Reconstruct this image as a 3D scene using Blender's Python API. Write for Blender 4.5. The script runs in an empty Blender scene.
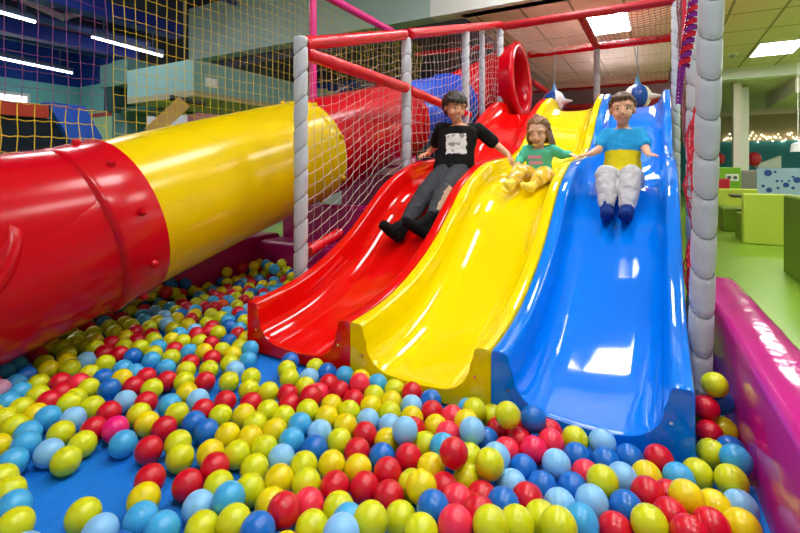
import bpy, bmesh, math, random
from mathutils import Vector, Matrix, noise
from mathutils.bvhtree import BVHTree
random.seed(11)
scn = bpy.context.scene
COL = scn.collection
PI = math.pi
V = Vector

# ------------------------------------------------------------------ camera numbers
FPX, CU, HV, EYE = 459.0, 400.0, 168.4, 0.90
YAW = math.radians(29.53)
SN, CS = math.sin(YAW), math.cos(YAW)
def at(u, v, d):
    """world point seen at picture position (u, v) at depth d"""
    a = (u - CU) / FPX
    return V(((-SN + CS * a) * d, (CS + SN * a) * d, EYE + (HV - v) / FPX * d))

# ------------------------------------------------------------------ materials
def s2l(c):
    return tuple((x / 12.92 if x <= .04045 else ((x + .055) / 1.055) ** 2.4) for x in c)
def hexc(h):
    h = h.lstrip('#')
    return s2l(tuple(int(h[i:i + 2], 16) / 255 for i in (0, 2, 4)))
MATS = {}
def mat(name, col, rough=.5, spec=.5, metal=0., coat=0., emit=None, estr=0., var=0., vscale=6., bump=0., bscale=40., trans=0., alpha=1., sss=0.):
    if name in MATS:
        return MATS[name]
    m = bpy.data.materials.new(name)
    m.use_nodes = True
    nt = m.node_tree
    b = nt.nodes['Principled BSDF']
    c = hexc(col) if isinstance(col, str) else col
    b.inputs['Base Color'].default_value = (*c, 1)
    b.inputs['Roughness'].default_value = rough
    b.inputs['Specular IOR Level'].default_value = spec
    b.inputs['Metallic'].default_value = metal
    b.inputs['Coat Weight'].default_value = coat
    b.inputs['Coat Roughness'].default_value = .05
    if sss:
        b.inputs['Subsurface Weight'].default_value = sss
        b.inputs['Subsurface Radius'].default_value = (.01, .006, .004)
    if emit:
        b.inputs['Emission Color'].default_value = (*hexc(emit), 1)
        b.inputs['Emission Strength'].default_value = estr
    tc = nt.nodes.new('ShaderNodeTexCoord')
    n = nt.nodes.new('ShaderNodeTexNoise')
    n.inputs['Scale'].default_value = vscale
    n.inputs['Detail'].default_value = 4
    nt.links.new(tc.outputs['Object'], n.inputs['Vector'])
    if var > 0:
        mx = nt.nodes.new('ShaderNodeMix'); mx.data_type = 'RGBA'
        mx.inputs['A'].default_value = (*[x * (1 - var) for x in c], 1)
        mx.inputs['B'].default_value = (*[min(1, x * (1 + var) + .01 * var) for x in c], 1)
        nt.links.new(n.outputs['Fac'], mx.inputs['Factor'])
        nt.links.new(mx.outputs['Result'], b.inputs['Base Color'])
    if bump > 0:
        n2 = nt.nodes.new('ShaderNodeTexNoise'); n2.inputs['Scale'].default_value = bscale
        n2.inputs['Detail'].default_value = 3
        nt.links.new(tc.outputs['Object'], n2.inputs['Vector'])
        bp = nt.nodes.new('ShaderNodeBump'); bp.inputs['Strength'].default_value = bump
        bp.inputs['Distance'].default_value = .01
        nt.links.new(n2.outputs['Fac'], bp.inputs['Height'])
        nt.links.new(bp.outputs['Normal'], b.inputs['Normal'])
    MATS[name] = m
    return m

RED = mat('slide_red', '#DC0806', .06, .45, var=.05, vscale=2)
YEL = mat('slide_yellow', '#F0D400', .06, .45, var=.04, vscale=2)
BLU = mat('slide_blue', '#0079EC', .06, .45, var=.04, vscale=2)
TRED = mat('tube_red', '#C60016', .2, .32, var=.05, vscale=3, bump=.05, bscale=6)
TYEL = mat('tube_yellow', '#E8C600', .2, .32, var=.04, vscale=3, bump=.05, bscale=6)
TBLU = mat('tube_blue', '#1454D8', .25, .5, var=.05, vscale=3)
GREY = mat('grey_vinyl', '#BCC0C8', .34, .5, var=.08, vscale=9, bump=.6, bscale=18)
TIE = mat('dark_tie', '#7C7E86', .5)
REDV = mat('red_vinyl', '#D4051F', .26, .5, var=.12, vscale=12, bump=.5, bscale=24)
DREDV = mat('dark_red_vinyl', '#A8041C', .35, .5, var=.12, vscale=12, bump=.3, bscale=20)
PINKV = mat('pink_vinyl', '#C21484', .13, .5, var=.06, vscale=4, bump=.28, bscale=12)
MAGV = mat('magenta_vinyl', '#B4106A', .3, .5, var=.08, vscale=4, bump=.2, bscale=9)
PINKP = mat('pink_pole', '#DB2684', .35, .5, var=.1, vscale=10, bump=.3, bscale=20)
MATB = mat('blue_mat', '#0A74D6', .6, .3, var=.1, vscale=25, bump=.3, bscale=120)
GFL = mat('green_floor', '#86B030', .3, .5, var=.05, vscale=5)
WNET = mat('white_cord', '#CDB2B2', .7)
YNET = mat('yellow_cord', '#E2C018', .7)
PNET = mat('purple_cord', '#7A3E7C', .7)
DNET = mat('dark_cord', '#7A3440', .7)
RCORD = mat('red_cord', '#D8183C', .55)
WHITE = mat('white_paint', '#EDEDEA', .5)
BLK = mat('black_rubber', '#141416', .6)
CHROME = mat('chrome', '#C8C8C8', .2, metal=1.)
LGT = mat('light_panel', '#FFFFFF', .5, emit='#FFFFFF', estr=17.)
LGT2 = mat('light_tube', '#FFFFFF', .5, emit='#E8F0FF', estr=7.)
WINM = mat('window_daylight', '#FFFFFF', .5, emit='#F4FAFF', estr=1.6)

# ------------------------------------------------------------------ object helpers
ORG = {}
def root(name, label, cat, loc, group=None):
    o = bpy.data.objects.new(name, None)
    o.empty_display_size = .1
    COL.objects.link(o)
    o.location = loc
    ORG[o.name] = V(loc)
    return tag(o, label, cat, group)
def tag(o, label=None, cat=None, group=None, kind=None):
    if label: o['label'] = label
    if cat: o['category'] = cat
    if group: o['group'] = group
    if kind: o['kind'] = kind
    return o

class MB:
    """collects shapes (world coordinates); build() links them as one mesh object"""
    def __init__(s):
        s.v = []; s.f = []; s.m = []; s.cur = 0
    def add(s, vs, fs, m=None):
        b = len(s.v)
        s.v += [V(p) for p in vs]
        for f in fs:
            s.f.append(tuple(i + b for i in f)); s.m.append(s.cur if m is None else m)
    def box(s, a, b, m=None):
        x0, y0, z0 = a; x1, y1, z1 = b
        s.add([(x0, y0, z0), (x1, y0, z0), (x1, y1, z0), (x0, y1, z0), (x0, y0, z1), (x1, y0, z1), (x1, y1, z1), (x0, y1, z1)],
              [(0, 3, 2, 1), (4, 5, 6, 7), (0, 1, 5, 4), (1, 2, 6, 5), (2, 3, 7, 6), (3, 0, 4, 7)], m)
    def hexa(s, pts, m=None):
        s.add(pts, [(0, 3, 2, 1), (4, 5, 6, 7), (0, 1, 5, 4), (1, 2, 6, 5), (2, 3, 7, 6), (3, 0, 4, 7)], m)
    def tube(s, path, r, n=8, m=None, cap=True, up=None):
        path = [V(p) for p in path]
        N = len(path)
        rr = [r(i / (N - 1)) for i in range(N)] if callable(r) else ([r] * N if not isinstance(r, (list, tuple)) else list(r))
        b = len(s.v)
        t0 = (path[1] - path[0]).normalized()
        ref = V(up) if up else (V((0, 0, 1)) if abs(t0.z) < .9 else V((1, 0, 0)))
        x = t0.cross(ref).normalized()
        for i, p in enumerate(path):
            t = (path[min(i + 1, N - 1)] - path[max(i - 1, 0)]).normalized()
            x = (x - t * x.dot(t)).normalized()
            y = t.cross(x)
            for k in range(n):
                a = 2 * PI * k / n
                s.v.append(p + (x * math.cos(a) + y * math.sin(a)) * rr[i])
        mm = s.cur if m is None else m
        for i in range(N - 1):
            for k in range(n):
                k2 = (k + 1) % n
                s.f.append((b + i * n + k, b + i * n + k2, b + (i + 1) * n + k2, b + (i + 1) * n + k)); s.m.append(mm)
        if cap:
            s.f.append(tuple(b + k for k in reversed(range(n)))); s.m.append(mm)
            s.f.append(tuple(b + (N - 1) * n + k for k in range(n))); s.m.append(mm)
    def rings(s, rings, m=None, cap0=True, cap1=True, closed=True):
        n = len(rings[0]); b = len(s.v)
        mm = s.cur if m is None else m
        for r in rings: s.v += [V(p) for p in r]
        for i in range(len(rings) - 1):
            for k in range(n if closed else n - 1):
                k2 = (k + 1) % n
                s.f.append((b + i * n + k, b + i * n + k2, b + (i + 1) * n + k2, b + (i + 1) * n + k)); s.m.append(mm)
        if cap0: s.f.append(tuple(b + k for k in reversed(range(n)))); s.m.append(mm)
        if cap1: s.f.append(tuple(b + (len(rings) - 1) * n + k for k in range(n))); s.m.append(mm)
    def ell(s, c, rx, ry=None, rz=None, R=None, nu=16, nv=10, m=None):
        ry = rx if ry is None else ry; rz = rx if rz is None else rz
        c = V(c); b = len(s.v); mm = s.cur if m is None else m
        def P(x, y, z):
            q = V((x * rx, y * ry, z * rz))
            return c + (R @ q if R is not None else q)
        s.v.append(P(0, 0, 1))
        for j in range(1, nv):
            t = PI * j / nv
            for i in range(nu):
                a = 2 * PI * i / nu
                s.v.append(P(math.sin(t) * math.cos(a), math.sin(t) * math.sin(a), math.cos(t)))
        s.v.append(P(0, 0, -1)); e = len(s.v) - 1
        for i in range(nu):
            s.f.append((b, b + 1 + i, b + 1 + (i + 1) % nu)); s.m.append(mm)
            s.f.append((e, e - nu + (i + 1) % nu, e - nu + i)); s.m.append(mm)
        for j in range(nv - 2):
            for i in range(nu):
                i2 = (i + 1) % nu
                s.f.append((b + 1 + j * nu + i, b + 1 + (j + 1) * nu + i, b + 1 + (j + 1) * nu + i2, b + 1 + j * nu + i2)); s.m.append(mm)
    def limb(s, pts, rad, n=14, m=None):
        pts = [V(p) for p in pts]
        for p, r in zip(pts, rad): s.ell(p, r, nu=n, nv=8, m=m)
        for i in range(len(pts) - 1):
            if (pts[i] - pts[i + 1]).length > 1e-5:
                s.tube([pts[i], pts[i + 1]], [rad[i], rad[i + 1]], n, m)
    def build(s, name, mats, parent=None, smooth=True, origin=None, sharp=None):
        if not isinstance(mats, (list, tuple)): mats = [mats]
        me = bpy.data.meshes.new(name)
        if parent is not None:
            o0 = ORG[parent.name]
        elif origin is not None:
            o0 = V(origin)
        else:
            xs = [p.x for p in s.v]; ys = [p.y for p in s.v]; zs = [p.z for p in s.v]
            o0 = V(((min(xs) + max(xs)) / 2, (min(ys) + max(ys)) / 2, min(zs)))
        me.from_pydata([tuple(p - o0) for p in s.v], [], s.f)
        for m in mats: me.materials.append(m)
        if len(mats) > 1:
            me.polygons.foreach_set('material_index', [min(i, len(mats) - 1) for i in s.m])
        bm = bmesh.new(); bm.from_mesh(me)
        bmesh.ops.recalc_face_normals(bm, faces=bm.faces)
        bm.to_mesh(me); bm.free()
        if smooth:
            me.polygons.foreach_set('use_smooth', [True] * len(me.polygons))
            me.set_sharp_from_angle(angle=math.radians(sharp or 40))
        me.update()
        o = bpy.data.objects.new(name, me)
        COL.objects.link(o)
        if parent is not None:
            o.parent = parent; ORG[o.name] = o0
        else:
            o.location = o0; ORG[o.name] = o0
        return o
def bevel(o, w=.01, seg=2):
    m = o.modifiers.new('bevel', 'BEVEL'); m.width = w; m.segments = seg; m.limit_method = 'ANGLE'
    m.angle_limit = math.radians(40)
    return o
def struct(o):
    o['kind'] = 'structure'
    return o
def boxo(name, a, b, m, parent=None, bev=0, origin=None):
    q = MB(); q.box(a, b)
    o = q.build(name, m, parent, smooth=bool(bev), origin=origin)
    if bev: bevel(o, bev)
    return o
def lerp(a, b, t): return a + (b - a) * t
def mono(xs, ys):
    """monotone cubic interpolation"""
    n = len(xs); d = [(ys[i + 1] - ys[i]) / (xs[i + 1] - xs[i]) for i in range(n - 1)]
    m = [d[0]] + [0 if d[i - 1] * d[i] <= 0 else 2 * d[i - 1] * d[i] / (d[i - 1] + d[i]) for i in range(1, n - 1)] + [d[-1]]
    def f(x):
        if x <= xs[0]: return ys[0] + m[0] * (x - xs[0])
        if x >= xs[-1]: return ys[-1] + m[-1] * (x - xs[-1])
        for i in range(n - 1):
            if x <= xs[i + 1]: break
        h = xs[i + 1] - xs[i]; t = (x - xs[i]) / h
        return (ys[i] * (2 * t ** 3 - 3 * t * t + 1) + h * m[i] * (t ** 3 - 2 * t * t + t) + ys[i + 1] * (-2 * t ** 3 + 3 * t * t) + h * m[i + 1] * (t ** 3 - t * t))
    return f
# ================================================================== SETTING
def plane_struct(name, pts, m, origin=None, thick=None):
    q = MB(); n = V(pts[1]) - V(pts[0]); n = n.cross(V(pts[2]) - V(pts[0])).normalized() * (thick or .1)
    q.hexa([V(p) for p in pts] + [V(p) + n for p in pts])
    return struct(q.build(name, m, smooth=False, origin=origin))

def tile_mat(name, base, line, w, h, mortar, off=(0, 0, 0)):
    m = mat(name, base, .8, .2)
    nt = m.node_tree; b = nt.nodes['Principled BSDF']
    tc = nt.nodes.new('ShaderNodeTexCoord'); mp = nt.nodes.new('ShaderNodeMapping')
    mp.inputs['Location'].default_value = off
    br = nt.nodes.new('ShaderNodeTexBrick'); br.offset = 0
    br.inputs['Scale'].default_value = 1
    br.inputs['Brick Width'].default_value = w; br.inputs['Row Height'].default_value = h
    br.inputs['Mortar Size'].default_value = mortar
    c = hexc(base)
    br.inputs['Color1'].default_value = (*c, 1)
    br.inputs['Color2'].default_value = (*[x * .96 for x in c], 1)
    br.inputs['Mortar'].default_value = (*hexc(line), 1)
    nt.links.new(tc.outputs['Object'], mp.inputs['Vector']); nt.links.new(mp.outputs['Vector'], br.inputs['Vector'])
    nt.links.new(br.outputs['Color'], b.inputs['Base Color'])
    return m
TILE = tile_mat('ceiling_tiles', '#EED8C8', '#A09480', .663, 1.07, .02)
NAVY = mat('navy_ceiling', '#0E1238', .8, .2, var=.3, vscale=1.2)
NAVW = mat('blue_wall_paint', '#0F3C9C', .7, .3, var=.15, vscale=1)
TEAL = mat('teal_wall_paint', '#84CCD0', .8, .3, var=.08, vscale=1)
PALEG = mat('pale_green_wall_paint', '#CCE8BC', .8, .3, var=.08, vscale=1)
GTEAL = mat('grey_teal_paint', '#86AEB0', .7, .3, var=.1, vscale=1.5)
GSOF = mat('grey_green_soffit', '#B2C8C2', .7, .3, var=.06, vscale=1.5)
CREAM = mat('cream_paint', '#DCD0C0', .7, .3, var=.04, vscale=2)
WTEAL = mat('far_teal_paint', '#4CA4BE', .7, .3, var=.1, vscale=1)

FZ = -.12
# floors
plane_struct('floor', [(-18, -2, FZ), (-18, 24, FZ), (12, 24, FZ), (12, -2, FZ)], GFL, thick=-.1)
q = MB(); q.box((-2.9, -.6, FZ), (.31, 1.62, 0)); q.box((-2.9, 1.62, FZ), (-1.70, 2.75, 0)); q.box((.02, 1.62, FZ), (.2, 2.75, 0))
struct(q.build('floor_2', MATB, smooth=False))
# ceilings
plane_struct('ceiling', [(-2.6, 6.42, 3.2), (12, 6.42, 3.2), (12, 13.2, 3.2), (-2.6, 13.2, 3.2)], TILE, origin=(.892, 8.43, 3.2))
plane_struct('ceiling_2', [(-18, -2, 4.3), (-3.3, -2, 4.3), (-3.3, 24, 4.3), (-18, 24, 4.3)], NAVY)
plane_struct('ceiling_3', [(-3.3, -2, 4.3), (12, -2, 4.3), (12, 6.4, 4.3), (-3.3, 6.4, 4.3)], CREAM)
plane_struct('ceiling_4', [(-2.6, 13.2, 2.95), (12, 13.2, 2.95), (12, 24, 2.95), (-2.6, 24, 2.95)], CREAM)
# soffit between the hall and the low tiled ceiling, and the beam where that ceiling steps down
boxo_s = lambda n, a, b, m: struct(boxo(n, a, b, m))
q = MB(); q.box((-8.75, 6.3, 3.2), (-3.04, 6.6, 4.3), 0); q.box((-3.04, 6.3, 3.2), (12, 6.6, 4.3), 1)
struct(q.build('trim_1', [GSOF, WHITE], smooth=False))
boxo_s('trim_2', (-2.6, 13.0, 2.96), (12, 13.3, 3.2), WHITE)
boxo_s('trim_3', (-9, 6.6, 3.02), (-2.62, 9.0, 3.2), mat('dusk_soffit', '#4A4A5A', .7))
# walls
q = MB(); q.box((-15.2, -2, FZ), (-15, 7.3, 3.30), 0); q.box((-15.2, -2, 3.30), (-15, 7.3, 4.3), 1)
struct(q.build('wall_left', [TEAL, NAVW], smooth=False))
q = MB(); q.box((-15, 7.13, FZ), (-12.3, 7.3, 2.5), 0); q.box((-15, 7.13, 2.5), (-12.3, 7.3, 3.3), 2); q.box((-15, 7.13, 3.3), (-12.3, 7.3, 4.3), 1)
struct(q.build('wall_back', [PALEG, NAVW, mat('pale_teal', '#7CC4C4', .8)], smooth=False))
boxo_s('wall_back_2', (-12.5, 11.0, FZ), (-3.2, 11.2, 4.3), mat('unlit_interior', '#1B1A30', .8))  # dark colour stands in for the unlit interior behind the nets
q = MB(); q.box((-3.4, 22, FZ), (12, 22.2, 1.95), 0); q.box((-3.4, 22, 1.95), (12, 22.2, 2.95), 1)
struct(q.build('wall_far', [WTEAL, mat('beige_band', '#B5A98C', .8)], smooth=False))
boxo_s('wall_right', (11.9, -2, FZ), (12.1, 22, 4.3), CREAM)
# window in the left wall
q = MB(); q.box((-15, 4.4, 1.75), (-14.97, 5.85, 2.85)); w = struct(q.build('window_1', WINM, smooth=False))
q = MB()
for a, b in (((-14.99, 4.35, 1.68), (-14.93, 5.92, 1.75)), ((-14.99, 4.35, 2.85), (-14.93, 5.92, 2.93)), ((-14.99, 5.85, 1.75), (-14.93, 5.92, 2.85)), ((-14.99, 4.35, 1.75), (-14.93, 4.42, 2.85)), ((-14.99, 5.2, 1.75), (-14.93, 5.26, 2.85))):
    q.box(a, b)
struct(q.build('window_1_frame', WHITE, smooth=False))

# ceiling light panels (recessed troffers): frame + diffuser
def light_panel(x0, y0, x1, y1, z, label, group='ceiling light panels'):
    r = root('ceiling_light', label, 'light', ((x0 + x1) / 2, (y0 + y1) / 2, z - .02), group)
    q = MB()
    for a, b in (((x0 - .03, y0 - .03), (x1 + .03, y0)), ((x0 - .03, y1), (x1 + .03, y1 + .03)), ((x0 - .03, y0), (x0, y1)), ((x1, y0), (x1 + .03, y1))):
        q.box((a[0], a[1], z - .03), (b[0], b[1], z + .01))
    q.build('frame', WHITE, r, smooth=False)
    q = MB(); q.box((x0, y0, z - .022), (x1, y1, z + .005)); q.build('diffuser', LGT, r, smooth=False)
    return r
light_panel(1.60, 10.55, 2.26, 11.68, 3.2, 'bright square light panel in the tiled ceiling right of the padded posts', None)
light_panel(-.97, 7.36, -.42, 8.46, 3.2, 'bright light panel seen through the roof net above the slides', None)
for i, (x, y) in enumerate(((-1.0, 5.1), (1.3, 5.0), (-1.0, 2.6), (1.3, 2.6), (-.6, .2), (1.6, .0))):
    light_panel(x - .33, y - .55, x + .33, y + .55, 4.3, 'white light panel in the hall ceiling above the ball pit', 'hall ceiling lights')
for x, y, z in ((-9.2, 7.6, 4.3), (-7.0, 7.6, 4.3), (9.5, 8.0, 3.2), (9.5, 11.5, 3.2), (6.0, 12.0, 3.2), (4.3, 7.9, 3.2), (4.3, 11.1, 3.2), (7.0, 9.5, 3.2), (4.9, 15.0, 2.95), (7.5, 17.5, 2.95), (-7.5, 1.5, 4.3), (-8.2, .3, 4.3), (-7.0, 3.0, 4.3)):  # added panels out of view, brightening the side halls and their ceilings
    light_panel(x - .33, y - .55, x + .33, y + .55, z, 'added unseen light panel that brightens the side halls', 'added side hall fill lights')

# smoke detector in the tiled ceiling
p = at(733, 53, 9.2); p.z = 3.2
r = root('smoke_detector', 'small round white detector on the ceiling tiles beside the light panel', 'detector', (p.x, p.y, 3.12))
q = MB(); q.tube([(p.x, p.y, 3.2), (p.x, p.y, 3.17)], .09, 20); q.build('base', WHITE, r)
q = MB(); q.tube([(p.x, p.y, 3.17), (p.x, p.y, 3.15), (p.x, p.y, 3.12)], [.06, .055, .02], 20); q.build('sensor', mat('detector_grey', '#8A8878', .5), r)

# fluorescent tubes under the dark ceiling
def fluo(u0, v0, u1, v1, d0, z, label):
    a = at(u0, v0, 1); d0 = (z - EYE) * FPX / (HV - v0); a = at(u0, v0, d0)
    d1 = (z - EYE) * FPX / (HV - v1); b = at(u1, v1, d1)
    r = root('fluorescent_light', label, 'light', (a + b) / 2, 'fluorescent tubes under the dark ceiling')
    q = MB(); q.tube([a, b], .028, 8); q.build('tube', LGT2, r)
    q = MB(); q.tube([a + V((0, 0, .09)), b + V((0, 0, .09))], .07, 6); q.build('housing', mat('fixture_grey', '#5A6890', .5), r)
    q = MB()
    for t in (.15, .85):
        c = a.lerp(b, t); q.tube([c + V((0, 0, .1)), V((c.x, c.y, 4.3))], .02, 5)
    q.build('hanger', mat('fixture_grey', '#5A6890', .5), r)
fluo(-40, 1, 35, 22, 0, 3.75, 'short bright fluorescent tube at the top left corner under the dark ceiling')
fluo(92, 37, 162, 56, 0, 3.75, 'long bright fluorescent tube under the dark ceiling, right of the other two')
fluo(-20, 54, 72, 73, 0, 3.5, 'lowest bright fluorescent tube, above the window in the teal wall')

# ducts and services of the dark ceiling
PIPE = mat('service_pipe', '#3A4A8C', .5, .5)
q = MB(); a = at(22, -6, 8.2); q.hexa([at(20, 2, 8.2), at(63, 21, 8.2), at(92, 13, 9.4), at(45, -12, 9.4)] + [p + V((0, 0, .12)) for p in (at(20, 2, 8.2), at(63, 21, 8.2), at(92, 13, 9.4), at(45, -12, 9.4))])
tag(q.build('ceiling_panel', mat('mauve_panel', '#A8909E', .7), smooth=False), 'flat mauve panel hanging in the top left corner under the dark ceiling', 'panel')
for x, z, y0, y1, rad, lab in ((-7.2, 4.12, 1.0, 6.2, .05, 'thin blue service pipe running beneath the dark ceiling, nearest of the three pipes'),
                               (-11.3, 4.05, 1.6, 7.0, .09, 'thick blue service pipe beneath the dark ceiling beside the long fluorescent tube'),
                               (-13.2, 3.95, 2.0, 7.0, .06, 'service pipe beneath the dark ceiling close to the teal wall')):
    q = MB(); q.tube([(x, lerp(y0, y1, t / 6), z) for t in range(7)], rad, 10)
    for t in (.2, .5, .8): q.tube([(x, lerp(y0, y1, t), z), (x, lerp(y0, y1, t), 4.295)], .018, 5)
    tag(q.build('service_pipe', PIPE), lab, 'pipe')
q = MB(); q.box((-9.2, 3.2, 3.7), (-8.9, 6.25, 4.0)); q.box((-12.2, 3.0, 3.75), (-11.9, 7.1, 4.05))
tag(q.build('ceiling_beam', mat('beam_blue', '#16309A', .6), smooth=False), 'dark blue steel beams crossing beneath the ceiling at upper left', 'beam')

# long grey-teal duct along the left, its paper notice
q = MB()
q.box((-7.7, 4.4, 2.06), (-6.0, 8.6, 2.52), 0)
q.box((-7.7, 4.4, 1.97), (-6.0, 8.6, 2.06), 1)
for hy in (4.6, 6.5, 8.4): q.tube([(-6.5, hy, 2.5), (-6.5, hy, 4.295)], .006, 5, 1)
dct = tag(q.build('air_duct', [GTEAL, mat('tan_trim', '#A39A80', .7)], smooth=False), 'long grey-teal boxed duct with tan underside behind the yellow net', 'duct')
a = at(207, 77, 6.94); b = at(215, 86, 6.94)
q = MB(); q.box((-6.0, a.y, b.z), (-5.985, a.y + .2, a.z)); tag(q.build('paper_notice', WHITE, smooth=False), 'small white paper notice stuck on the grey-teal duct', 'notice')
# upper soffit in grey blue
# hanging ventilation unit and column at the left
r = root('ventilation_unit', 'boxy grey-green ventilation unit with dark flank left of the long duct', 'ventilation unit', at(125, 100, 8.6))
q = MB(); a = at(100, 88, 8.6); q.box((a.x, a.y, a.z), (a.x + .9, a.y + .6, a.z + .42)); q.build('casing', mat('unit_green', '#5E8A88', .6), r, smooth=False)
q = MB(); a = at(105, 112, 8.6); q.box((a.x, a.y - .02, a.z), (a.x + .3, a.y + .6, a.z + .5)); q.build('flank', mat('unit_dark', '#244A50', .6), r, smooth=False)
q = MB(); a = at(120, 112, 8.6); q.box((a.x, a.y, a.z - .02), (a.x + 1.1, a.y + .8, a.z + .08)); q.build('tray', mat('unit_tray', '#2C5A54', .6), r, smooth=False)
a = at(112, 140, 9.0)
boxo_s('trim_4', (a.x, a.y, FZ), (a.x + .5, a.y + .4, 3.0), mat('column_teal', '#5F8F98', .7))
# white board, blue and pink stripes beyond the yellow tube
a0 = at(165, 128, 9.5); 
q = MB(); q.box((-12.2, 8.75, FZ), (-5.2, 8.9, 2.2), 0); q.box((-12.2, 8.74, 2.2), (-5.2, 8.9, 2.52), 1); q.box((-12.2, 8.73, 2.52), (-5.2, 8.9, 2.95), 2)
for i in range(10): q.box((-12.0 + i * .65, 8.71, 2.60), (-11.6 + i * .65, 8.73, 2.66), 0); q.box((-11.8 + i * .65, 8.71, 2.78), (-11.5 + i * .65, 8.73, 2.82), 0)
tag(q.build('wall_board', [WHITE, mat('pink_stripe', '#E08A98', .6), mat('blue_stripe', '#1F58C8', .6)], smooth=False), 'white board with pink and blue stripes beyond the top of the yellow tube', 'board')
# wooden stair stringer
q = MB(); p0 = at(150, 134, 5.9); p1 = at(183, 103, 6.1)
dd = (p1 - p0).normalized(); nn = V((0, 0, 1)) - dd * dd.z; nn.normalize(); sd = dd.cross(nn) * .16
q.hexa([p0 - nn * .09, p0 - nn * .09 + sd, p0 + nn * .09 + sd, p0 + nn * .09, p1 - nn * .09, p1 - nn * .09 + sd, p1 + nn * .09 + sd, p1 + nn * .09])
r = root('wooden_ramp', 'sloping light wooden ramp with dark end behind the yellow tube', 'ramp', p0)
q.build('board', mat('plywood', '#CFA660', .6, var=.15, vscale=8), r, smooth=False)
q = MB(); a = at(170, 98, 6.15); b = at(205, 105, 6.3); q.tube([a, b], .045, 4); q.build('top_rail', mat('dark_rail', '#2E2C28', .6), r, smooth=False)
# red and blue padded frame with dark mat (trampoline zone) at far left
r = root('trampoline_bay', 'red padded rail with blue sloping end pad and dark mat below the window', 'trampoline', (-7.5, 2.6, .9))
q = MB(); q.box((-7.6, 1.2, 1.60), (-7.4, 3.15, 1.78)); q.build('rail_pad', mat('orange_red_pad', '#D23A20', .5), r, smooth=False)
q = MB(); q.hexa([(-7.38, 3.12, 1.82), (-7.38, 3.60, 1.82), (-7.58, 3.60, 1.82), (-7.58, 3.12, 1.82), (-7.38, 3.75, .7), (-7.38, 4.2, .7), (-7.58, 4.2, .7), (-7.58, 3.75, .7)])
q.build('end_pad', mat('pad_blue', '#1C60EE', .5), r, smooth=False)
q = MB(); q.box((-7.55, 2.0, .5), (-7.5, 3.5, 1.60)); q.build('mat_wall', mat('mat_navy', '#1A2440', .8), r, smooth=False)
q = MB(); q.box((-14.6, 7.07, 2.36), (-13.2, 7.13, 2.46)); tag(q.build('wall_rail', mat('rail_red', '#C83A34', .5), smooth=False), 'thin red rail on the pale green back wall', 'rail')

# ------------------------------------------------------------------ seating area at the right
LG = mat('lime_leather', '#C4D648', .45, .4, var=.05, vscale=3)
DG = mat('olive_shade_leather', '#6E8A18', .45, .4, var=.06, vscale=3)  # olive of the seats; the near sofa's shaded side is put into this colour
def sofa(x0, x1, y0, y1, zt, label, back_at_front=True, m=LG, m2=DG):
    r = root('sofa', label, 'sofa', ((x0 + x1) / 2, (y0 + y1) / 2, FZ), 'green sofas of the seating corner')
    zb = FZ + .1
    th = .16
    if back_at_front:
        boxo('backrest', (x0, y0, zb), (x1, y0 + th, zt), m, r, .015)
        boxo('seat', (x0, y0 + th, zb), (x1, y1, zb + .34), m2, r, .02)
    else:
        boxo('backrest', (x0, y1 - th, zb), (x1, y1, zt), m, r, .015)
        boxo('seat', (x0, y0, zb), (x1, y1 - th, zb + .34), m2, r, .02)
    for x in (x0 + .06, x1 - .06):
        for y in (y0 + .06, y1 - .06):
            q = MB(); q.tube([(x, y, FZ), (x, y, zb + .01)], .018, 8); q.build('leg', CHROME, r)
    return r
sofa(.885, 1.385, 6.95, 7.65, .59, 'lime green sofa seen from behind, with chrome legs on the green floor')
so = sofa(.965, 1.9, 4.45, 5.27, .66, 'sofa at the right edge, shaded side painted in as dark olive, nearest of the sofas', False, DG, DG)
boxo('armrest', (.962, 4.44, FZ + .09), (1.08, 5.28, .665), DG, so, .02)
sofa(.80, 1.30, 8.15, 8.95, .58, 'small lime sofa seen from its seat side, behind the larger lime sofa', False)
r = root('cafe_table', 'small dark cafe table between the two lime green sofas', 'table', (1.0, 7.9, FZ))
boxo('tabletop', (.86, 7.72, .50), (1.35, 8.10, .53), mat('dark_wood', '#3A2A22', .4), r, .006)
q = MB(); q.tube([(1.1, 7.9, FZ), (1.1, 7.9, .5)], .025, 10); q.build('pedestal', CHROME, r)
q = MB(); q.tube([(1.1, 7.9, FZ), (1.1, 7.9, FZ + .02)], .16, 20); q.build('base', CHROME, r)
# red chair
cx, cy = at(718, 215, 8.0).xy
r = root('chair', 'red chair beside the small lime sofa, half hidden by the grey post', 'chair', (cx, cy, FZ))
CR = mat('chair_red', '#C8102A', .4)
boxo('seat', (cx - .19, cy - .19, .28), (cx + .19, cy + .19, .33), CR, r, .02)
boxo('backrest', (cx - .19, cy + .16, .36), (cx + .19, cy + .20, .72), CR, r, .02)
for sx in (-1, 1):
    for sy in (-1, 1):
        q = MB(); q.tube([(cx + sx * .17, cy + sy * .17, FZ), (cx + sx * .15, cy + sy * .15, .29)], .018, 8); q.build('leg', CR, r)
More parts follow.
